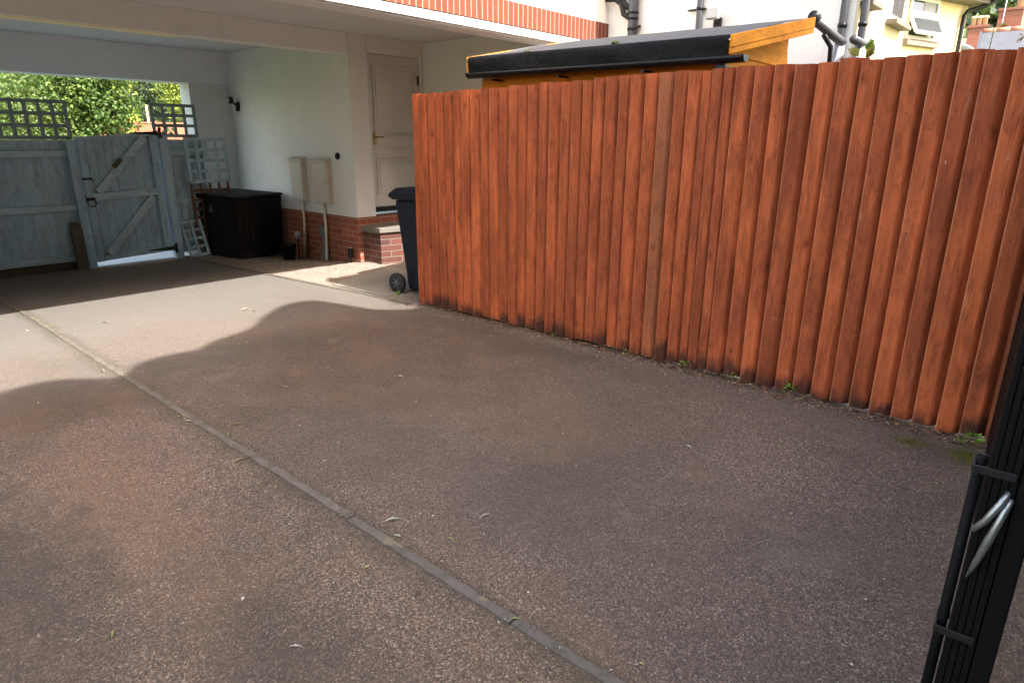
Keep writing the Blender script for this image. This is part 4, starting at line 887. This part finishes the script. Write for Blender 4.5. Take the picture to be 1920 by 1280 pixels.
def tree(label, loc, h, trunk_r, blobs, nleaf, ls, mat, cat="tree", clump=.25, lean=(0, 0), name="tree"):
    t = empty(name, loc, label, cat, "trees beyond the carport")
    mb = MB().tube([(0, 0, -.2), (lean[0] * .3, lean[1] * .3, h * .3), (lean[0], lean[1], h)], [trunk_r, trunk_r * .8, trunk_r * .35], 10)
    for k in range(5):
        a = k * 1.3 + .4; z = h * (.45 + .09 * k); mb.tube([(lean[0] * .5, lean[1] * .5, z), (math.cos(a) * h * .14 + lean[0], math.sin(a) * h * .14 + lean[1], z + h * .18)], [trunk_r * .4, trunk_r * .12], 7)
    mb.build("trunk", M['bark'], t)
    crown("crown", M[mat] if isinstance(mat, str) else mat, t, blobs, nleaf, ls, clump); return t
def polar(az, D): return (D * math.cos(R(az)), D * math.sin(R(az)))
x, y = polar(72.1, 17.0)
tree("bushy broadleaf tree in full leaf behind the garden gate", (x, y, -.02), 2.5, 0.08, [((0, 0, 2.25), (.62, .6, .5)), ((-.05, 0, 3.0), (.80, .7, .6)), ((.3, .2, 1.75), (.36, .4, .36)), ((-.45, 0, 2.5), (.42, .5, .5)), ((-.25, .2, 1.75), (.38, .4, .4))], 9500, 0.088, 'leafgreen', clump=.2, lean=(.25, 0))
x, y = polar(77.0, 17.0)
tree("light green spreading shrub tree behind the left trellis", (x, y, -.02), 2.2, 0.07, [((0, 0, 1.9), (1.3, 1.2, .8)), ((-.6, .4, 2.6), (1.2, 1.2, .6)), ((.8, 0, 2.8), (.8, .8, .8)), ((.6, 0, 1.4), (.8, .7, .7))], 11000, 0.075, 'leaflight', clump=.3)
x, y = polar(66.2, 22)
tree("yellow green tree over the far brown fence right of the gate", (x, y, -.02), 2.8, 0.08, [((0, 0, 2.8), (.85, .9, .8)), ((.4, 0, 2.2), (.6, .6, .6)), ((-.2, 0, 3.4), (.6, .6, .5))], 8000, 0.085, leafmat("yellowish_leaf", [(0, (0.07, 0.11, 0.015)), (.6, (0.17, 0.22, 0.03)), (1, (0.30, 0.32, 0.05))]), clump=.3)
x, y = polar(69.3, 29)
tree("dark conifer between the bushy tree and the yellow green tree", (x, y, -.02), 5.2, 0.14, [((0, 0, 2.2), (1.0, 1.0, 1.4)), ((0, 0, 3.8), (.8, .8, 1.2)), ((.6, 0, 3.0), (.6, .6, .9))], 9000, 0.10, 'leafdark', clump=.3)
x, y = polar(79.5, 26)
tree("large mid green tree at the left behind the light shrub", (x, y, -.02), 4.6, 0.18, [((0, 0, 3.6), (2.6, 2.4, 1.8)), ((-1.6, 0, 2.4), (1.6, 1.6, 1.2)), ((1.8, 0, 3.2), (1.3, 1.3, 1.2))], 11000, 0.14, 'leafgreen', clump=.45)
x, y = polar(74.6, 27)
tree("pale green tree above the bushy tree, just under the carport beam", (x, y, -.02), 4.4, 0.15, [((0, 0, 3.6), (1.6, 1.5, 1.0)), ((.9, 0, 2.7), (1.0, 1.0, .8)), ((-.9, 0, 2.9), (1.0, 1.0, .9))], 9000, 0.12, 'leaflight', clump=.4)
x, y = polar(70.33, 24)
t = empty("conifer", (x, y, -.02), "bright yellow green cone shaped conifer behind the far brown fence", "conifer")
v = []; f = []; c = []
MB().lathe([(0.05, 0), (0.30, 0.5), (0.27, 1.3), (0.17, 2.0), (0.03, 2.38)], (0, 0, 0), 18).build("foliage_mass", leafmat("golden_conifer", [(0, (0.40, 0.42, 0.02)), (1, (0.40, 0.42, 0.02))]), t)
for k in range(1800):
    z = random.uniform(.2, 2.35); r_ = (0.31 if z < 1.0 else 0.31 * max(0.05, (2.45 - z) / 1.45)) * random.uniform(.85, 1.06); a = random.uniform(0, 6.28)
    leafquad(v, f, c, Vector((r_ * math.cos(a), r_ * math.sin(a), z)), (Vector((math.cos(a) * .5, math.sin(a) * .5, 1)) + rv(.2)).normalized(), Vector((math.cos(a), math.sin(a), .2)), .07, .03, random.random())
raw("sprays", v, f, M['leafyellow'], c, t)
# far brown garden fence with lattice top
ff = empty("lattice_fence", (*polar(69, 20.2), 0), "far reddish brown garden fence with crossed lattice panels", "fence", rz=R(-12))
mb = MB(); ml = MB(); mp = MB()
for k in range(-3, 6):
    x0 = k * 0.46
    mp.box((x0 - .03, -.03, 0), (x0 + .03, .03, 1.93))
    if k % 2: mb.box((x0 + .035, -.01, .1), (x0 + .425, .01, 1.86))
    else:
        mb.box((x0 + .035, -.01, .1), (x0 + .425, .01, 1.58))
        ml = MB()
        for q in (0, .19): ml.bar((x0 + .04 + q, -.012, 1.60), (x0 + .23 + q, -.012, 1.86), .03, .012, (0, 1, 0)); ml.bar((x0 + .04 + q, -.001, 1.86), (x0 + .23 + q, -.001, 1.60), .03, .008, (0, 1, 0))
        ml.build("lattice_panel", M['farfence'], ff)
mp.box((-1.4, -.035, 1.865), (2.5, .035, 1.90))
mb.build("boards", M['farfence'], ff); mp.build("posts_and_rail", M['farfence'], ff)
o = MB().tube([(0, 0, 0), (0, 0, 2.35)], 0.03, 8).build("pole", M['buffpot'], None, loc=(*polar(69.45, 21), 0)); tag(o, "thin pale pole standing behind the far brown fence", "pole")

# hillsides covered with woods
def hill(name, az0, az1, D0, D1, h0, h1, n=26):
    v = []; f = []
    for j in range(7):
        for i in range(n + 1):
            az = az0 + (az1 - az0) * i / n; D = D0 + (D1 - D0) * j / 6; x, y = polar(az, D)
            v.append((x, y, -0.4 + (h0 + (h1 - h0) * j / 6) + .6 * math.sin(i * 1.7 + j) * (j > 0)))
    for j in range(6):
        for i in range(n): a = j * (n + 1) + i; f.append((a, a + n + 1, a + n + 2, a + 1))
    return tag(raw(name, v, f, M['soil'], smooth=True), kind="structure")
hill("hill", 52, 100, 34, 75, 0, 22); hill("hill", -14, 24, 62, 120, 0, 40)
def woods(label, az0, az1, D0, D1, h0, h1, n, ls, mat, tops=3.5):
    v = []; f = []; c = []
    for k in range(n):
        q = random.random() ** 1.6; az = random.uniform(az0, az1); D = D0 + (D1 - D0) * q; x, y = polar(az, D); z0 = h0 + (h1 - h0) * q
        ct = random.random() ** 1.2; R_ = random.uniform(.9, 2.2) * D / 45
        for m_ in range(26):
            d = rv().normalized(); d.z = abs(d.z) * 1.0 if random.random() < .8 else d.z
            p = Vector((x, y, z0 + tops * random.uniform(.5, .9))) + d * R_ * random.uniform(.8, 1.08)
            leafquad(v, f, c, p, (rv() + Vector((0, 0, -.5))).normalized(), (d + Vector((0, 0, .6)) + rv(.3)).normalized(), ls * random.uniform(.6, 1.3), ls * .75, min(1, max(0, ct + random.uniform(-.25, .25))))
    return tag(raw("woodland", v, f, mat, c), label, "woodland", kind="stuff")
woods("leafy green woods rising behind the garden trees", 60, 92, 34, 60, -0.3, 15, 700, 0.45, M['leafgreen'])
woods("dark green wooded hillside behind the chimneys", -4, 20, 62, 105, 0, 33, 900, 0.9, leafmat("dark_woodland_leaf", [(0, (0.010, 0.026, 0.010)), (.6, (0.03, 0.055, 0.018)), (1, (0.075, 0.10, 0.03))], .6, .2), 6)

# ================================================================== NEIGHBOURING BUILDINGS
nb = empty("neighbour_house", (13.0, 2.9, 0), "pale yellow rendered house with an open white top hung window", "house", rz=R(-18.4))
# local x runs along its front; front faces local -y
zz0 = lambda el, D: 1.5 + el * D
wall = MB().box((-7, 0.0, -.4), (1.80, 7, 3.779)).build("wall", M['cream2'], nb)
MB().box((-7.3, -0.30, 3.78), (2.0, 7.3, 3.86)).build("soffit", M['stone'], nb)
MB().prism([(-.4, 3.862), (7.4, 3.862), (3.5, 6.2)], 'x', -7.4, 2.1).build("roof", M['slate'], nb)
# window from x .30 to 1.22 (local), z 3.1 .. 4 is cut by the frame edge; opened casement below
def nwin(x0, x1, z0, z1):
    wf = MB().box((x0, -.03, z0), (x0 + .06, -.002, z1)).box((x1 - .06, -.03, z0), (x1, -.002, z1)).box((x0 + .0605, -.03, z0), (x1 - .0605, -.002, z0 + .06)).box((x0 + .0605, -.03, z1 - .06), (x1 - .0605, -.002, z1)).box((x0 + .0605, -.031, z0 + .36), (x1 - .0605, -.002, z0 + .435)).build("window", M['white'], nb, bevel=.004)
    MB().box((x0 + .0605, -.012, z0 + .0605), (x1 - .0605, -.004, z1 - .0605)).build("pane", M['glassy'], wf)
    MB().box((x0 + .40, -.017, z0 + .437), (x1 - .10, -.0125, z1 - .062)).build("curtain", M['curtain'], wf)
    s = MB(); a = .48; dz = -.29 * math.cos(a); dy = -.29 * math.sin(a); zt = z0 + .345; X0, X1 = x0 + .02, x1 - .0
    for (p, q) in (((X0, 0, 0), (X0, 1, 1)), ((X1, 0, 0), (X1, 1, 1)), ((X0, 0, 0), (X1, 0, 0)), ((X0, 1, 1), (X1, 1, 1))):
        s.bar((p[0], -.035 + dy * p[1], zt + dz * p[2]), (q[0], -.035 + dy * q[1], zt + dz * q[2]), .055, .03, (0, -.8, .6))
    so_ = s.build("open_sash", M['white'], wf)
    MB().bar(((X0 + X1) / 2, -.035, zt), ((X0 + X1) / 2, -.035 + dy, zt + dz), X1 - X0 - .06, .006, (0, -math.cos(a), math.sin(a))).build("pane", M['glassy'], so_)
    MB().box((x0 - .05, -.10, z0 - .10), (x1 + .08, -.001, z0 - .005)).build("sill", M['stone'], wf, bevel=.004)
nwin(0.03, 0.88, 3.13, 3.775)
MB().tube([(1.60, -.06, -.3), (1.60, -.06, 3.60), (1.65, -.08, 3.67), (1.86, -.24, 3.75), (1.93, -.335, 3.82), (1.93, -.335, 3.95)], 0.036, 10).build("downpipe", M['blackplastic'], nb)

def far(az, D, z=0): x, y = polar(az, D); return (x, y, z)
# satellite dish on a pole
t = empty("satellite_dish", far(9.25, 15.0), "grey satellite dish rim just showing over the fence", "satellite dish", rz=R(9 - 90))
MB().tube([(0, 0.05, -.4), (0, 0.12, 2.85)], .025, 8).build("pole", M['greyplastic'], t)
vs = []; fs = []; n = 28
for j, (r_, dp) in enumerate(((0.0, .07), (.17, .055), (.31, .012), (.40, -.03), (.40, -.038), (.31, .0), (.17, .043), (0, .055))):
    for k in range(n): a = 6.2832 * k / n; vs.append((r_ * math.cos(a), dp + .03, 2.80 + r_ * math.sin(a)))
for j in range(7):
    for k in range(n): fs.append((j * n + k, j * n + (k + 1) % n, (j + 1) * n + (k + 1) % n, (j + 1) * n + k))
m_ = MB(); m_.add(vs, fs, True); m_.build("dish", M['dish'], t)
MB().tube([(0, -.02, 2.46), (0, -.40, 2.68)], .012, 6).box((-.03, -.43, 2.65), (.03, -.35, 2.73)).build("feed_arm", M['greyplastic'], t)

# slate-roofed house with terracotta ridge; local x across the view, local -y towards the camera
sl = empty("slate_house", far(7.93, 34), "grey slate roofed house with terracotta ridge tiles beyond the fence", "house", rz=R(7.9 - 90))
zr = 1.5 + .1245 * 34
MB().box((0.15, -2.3, -.4), (9, 2.3, zr - 1.75)).build("wall", M['oldbrick'], sl)
def slope(side):
    m_ = MB(); y1 = 2.6 * side
    m_.hexa([(0, 0, zr - .10), (9, 0, zr - .10), (9, y1, zr - 1.95), (0, y1, zr - 1.95), (0, 0, zr), (9, 0, zr), (9, y1, zr - 1.85), (0, y1, zr - 1.85)]); return m_
rf_ = slope(-1).build("roof", M['slate'], sl); slope(1).build("rear_roof", M['slate'], sl)
m_ = MB()
for k in range(20): m_.tube([(k * .45 + .01, 0, zr - .0), (k * .45 + .44, 0, zr - .0)], .10, 8)
m_.build("ridge_tiles", M['terracotta'], rf_)
MB().bar((-.05, 0.0, zr - .06), (-.05, -2.6, zr - 1.91), .08, .16).bar((-.05, 0, zr - .06), (-.05, 2.6, zr - 1.91), .08, .16).build("bargeboard", M['greyplastic'], rf_)
MB().bar((1.5, -2.95, zr - 1.95), (3.2, -2.95, zr - .85), .06, .10).prism([(1.6, zr - 1.98), (4.8, zr - 1.98), (3.2, zr - .90)], 'y', -2.9, -2.3).build("dormer_gable", M['stone'], sl)
def chimney(name, label, az, D, wd, z0, z1, npot, pot_h, mat, quoin=False, potmat='buffpot', cap=True):
    t = empty(name, far(az, D), label, "chimney", "brick chimneys behind the fence", R(az - 90))
    MB().box((-wd / 2, -.3, z0), (wd / 2, .3, z1)).box((-wd / 2 - .05, -.35, z1 + .001), (wd / 2 + .05, .35, z1 + .10)).build("stack", mat, t)
    if quoin:
        q = MB(); z = z0; k = 0
        while z < z1 - .1: w_ = .16 if k % 2 else .26; q.box((quoin, -.306, z), (quoin + w_, -.3005, z + .17)); z += .17; k += 1
        q.build("quoins", M['buffpot'], t)
    for k in range(npot):
        x = (k - (npot - 1) / 2) * (wd * .9 / max(1, npot)); r_ = .10 if npot > 1 else .16
        MB().lathe([(r_, z1 + .101), (r_ * .95, z1 + pot_h * .8), (r_ * 1.25, z1 + pot_h * .82), (r_ * 1.25, z1 + pot_h * .92), (r_, z1 + pot_h)], (x, 0, 0), 14).build("chimney_pot", M[potmat], t)
    return t
chimney("chimney", "dark brick chimney with three buff pots in a row", 8.22, 38, .70, 3.2, 1.5 + .128 * 38, 3, .50, M['oldbrick'])
c2 = chimney("chimney", "tall orange brick chimney with yellow quoins at the right edge", 6.15, 40, 1.5, 3.2, 1.5 + .144 * 40, 1, .55, M['oldbrick'], quoin=.15)
for nm in ("lead_flashing",): MB().bar((-.72, -.32, 5.75), (.1, -.32, 6.35), .05, .10).build(nm, M['lead'], c2)
o = MB().tube([(0, 0, 0), (0, 0, 4.0)], .02, 6).box((-.3, -.01, 3.8), (.3, .01, 3.82)).box((-.2, -.01, 3.55), (.2, .01, 3.57)).build("aerial_mast", M['dish'], None, loc=far(6.95, 39.3, 4.0)); tag(o, "thin grey television aerial mast beside the orange brick chimney", "aerial")
rh = empty("red_roof_house", far(8.9, 44), "reddish tiled roof glimpsed between the yellow house and chimney", "house", rz=R(8.9 - 90))
MB().box((-3, -2, -.4), (1.2, 2, 5.4)).build("wall", M['oldbrick'], rh)
MB().prism([(-2.3, 5.1), (2.3, 5.1), (0, 6.7)], 'x', -3.2, 1.4).build("roof", M['terracotta'], rh)

# ================================================================== HEDGE ACROSS THE LANE (behind the camera; throws the wavy shade over the drive)
YH = -3.2
bound = [(-16, 4.2), (-6, 4.6), (-0.9, 4.7), (-0.4, 4.75), (-0.15, 4.8), (0.2, 4.8), (0.70, 4.83), (0.99, 4.83), (1.30, 4.58), (1.44, 4.75), (1.64, 4.82), (1.89, 4.79), (2.05, 4.91), (2.44, 5.04), (2.67, 5.29), (3.03, 5.55), (3.20, 5.56), (3.34, 5.50), (3.42, 5.22), (3.51, 4.80), (3.78, 4.55), (3.87, 4.75), (3.93, 6.1), (4.0, 6.3), (4.8, 6.3), (6.2, 6.3), (6.6, 4.0), (7.0, 3.2), (8.5, 3.2)]
def cat(P, n=5):
    out = []
    for i in range(len(P) - 1):
        p0, p1, p2, p3 = P[max(0, i - 1)], P[i], P[i + 1], P[min(len(P) - 1, i + 2)]
        for k in range(n):
            t_ = k / n; y = 0.5 * (2 * p1[1] + (p2[1] - p0[1]) * t_ + (2 * p0[1] - 5 * p1[1] + 4 * p2[1] - p3[1]) * t_ ** 2 + (3 * p1[1] - p0[1] - 3 * p2[1] + p3[1]) * t_ ** 3)
            out.append((p1[0] + (p2[0] - p1[0]) * t_, y))
    return out + [P[-1]]
prof = [(x - 0.06 * (y - YH), (y - YH) * 1.086) for x, y in cat(bound)]
hd = empty("hedge", (0, YH, -.4), "tall green hedge across the lane that shades the drive", "hedge")
v = []; f = []
for x, h in prof:
    v += [(x, 0.0, 0), (x, 0.0, h + .4), (x, -.25, h + .34), (x, -1.2, h - .6), (x, -1.3, 0)]
for i in range(len(prof) - 1):
    for k in range(5): f.append((5 * i + k, 5 * i + 5 + k, 5 * i + 5 + (k + 1) % 5, 5 * i + (k + 1) % 5))
f += [(0, 1, 2, 3, 4), tuple(5 * (len(prof) - 1) + k for k in (4, 3, 2, 1, 0))]
raw("hedge_body", v, f, M['leafdark'] if False else plain("hedge_mass", (0.035, 0.05, 0.02), .9, .4, 6, .8, 30), None, hd)
v = []; f = []; c = []
for k in range(9000):
    i = random.randrange(len(prof) - 1); x = random.uniform(prof[i][0], prof[i + 1][0]); h = min(prof[i][1], prof[i + 1][1]); z = random.uniform(.2, max(.4, h + .1))
    leafquad(v, f, c, Vector((x, random.uniform(-.02, .02), z)), (rv() + Vector((0, .5, -.3))).normalized(), (Vector((0, 1, .5)) + rv(.4)).normalized(), .12, .08, random.random())
raw("hedge_leaves", v, f, M['leafgreen'], c, hd)
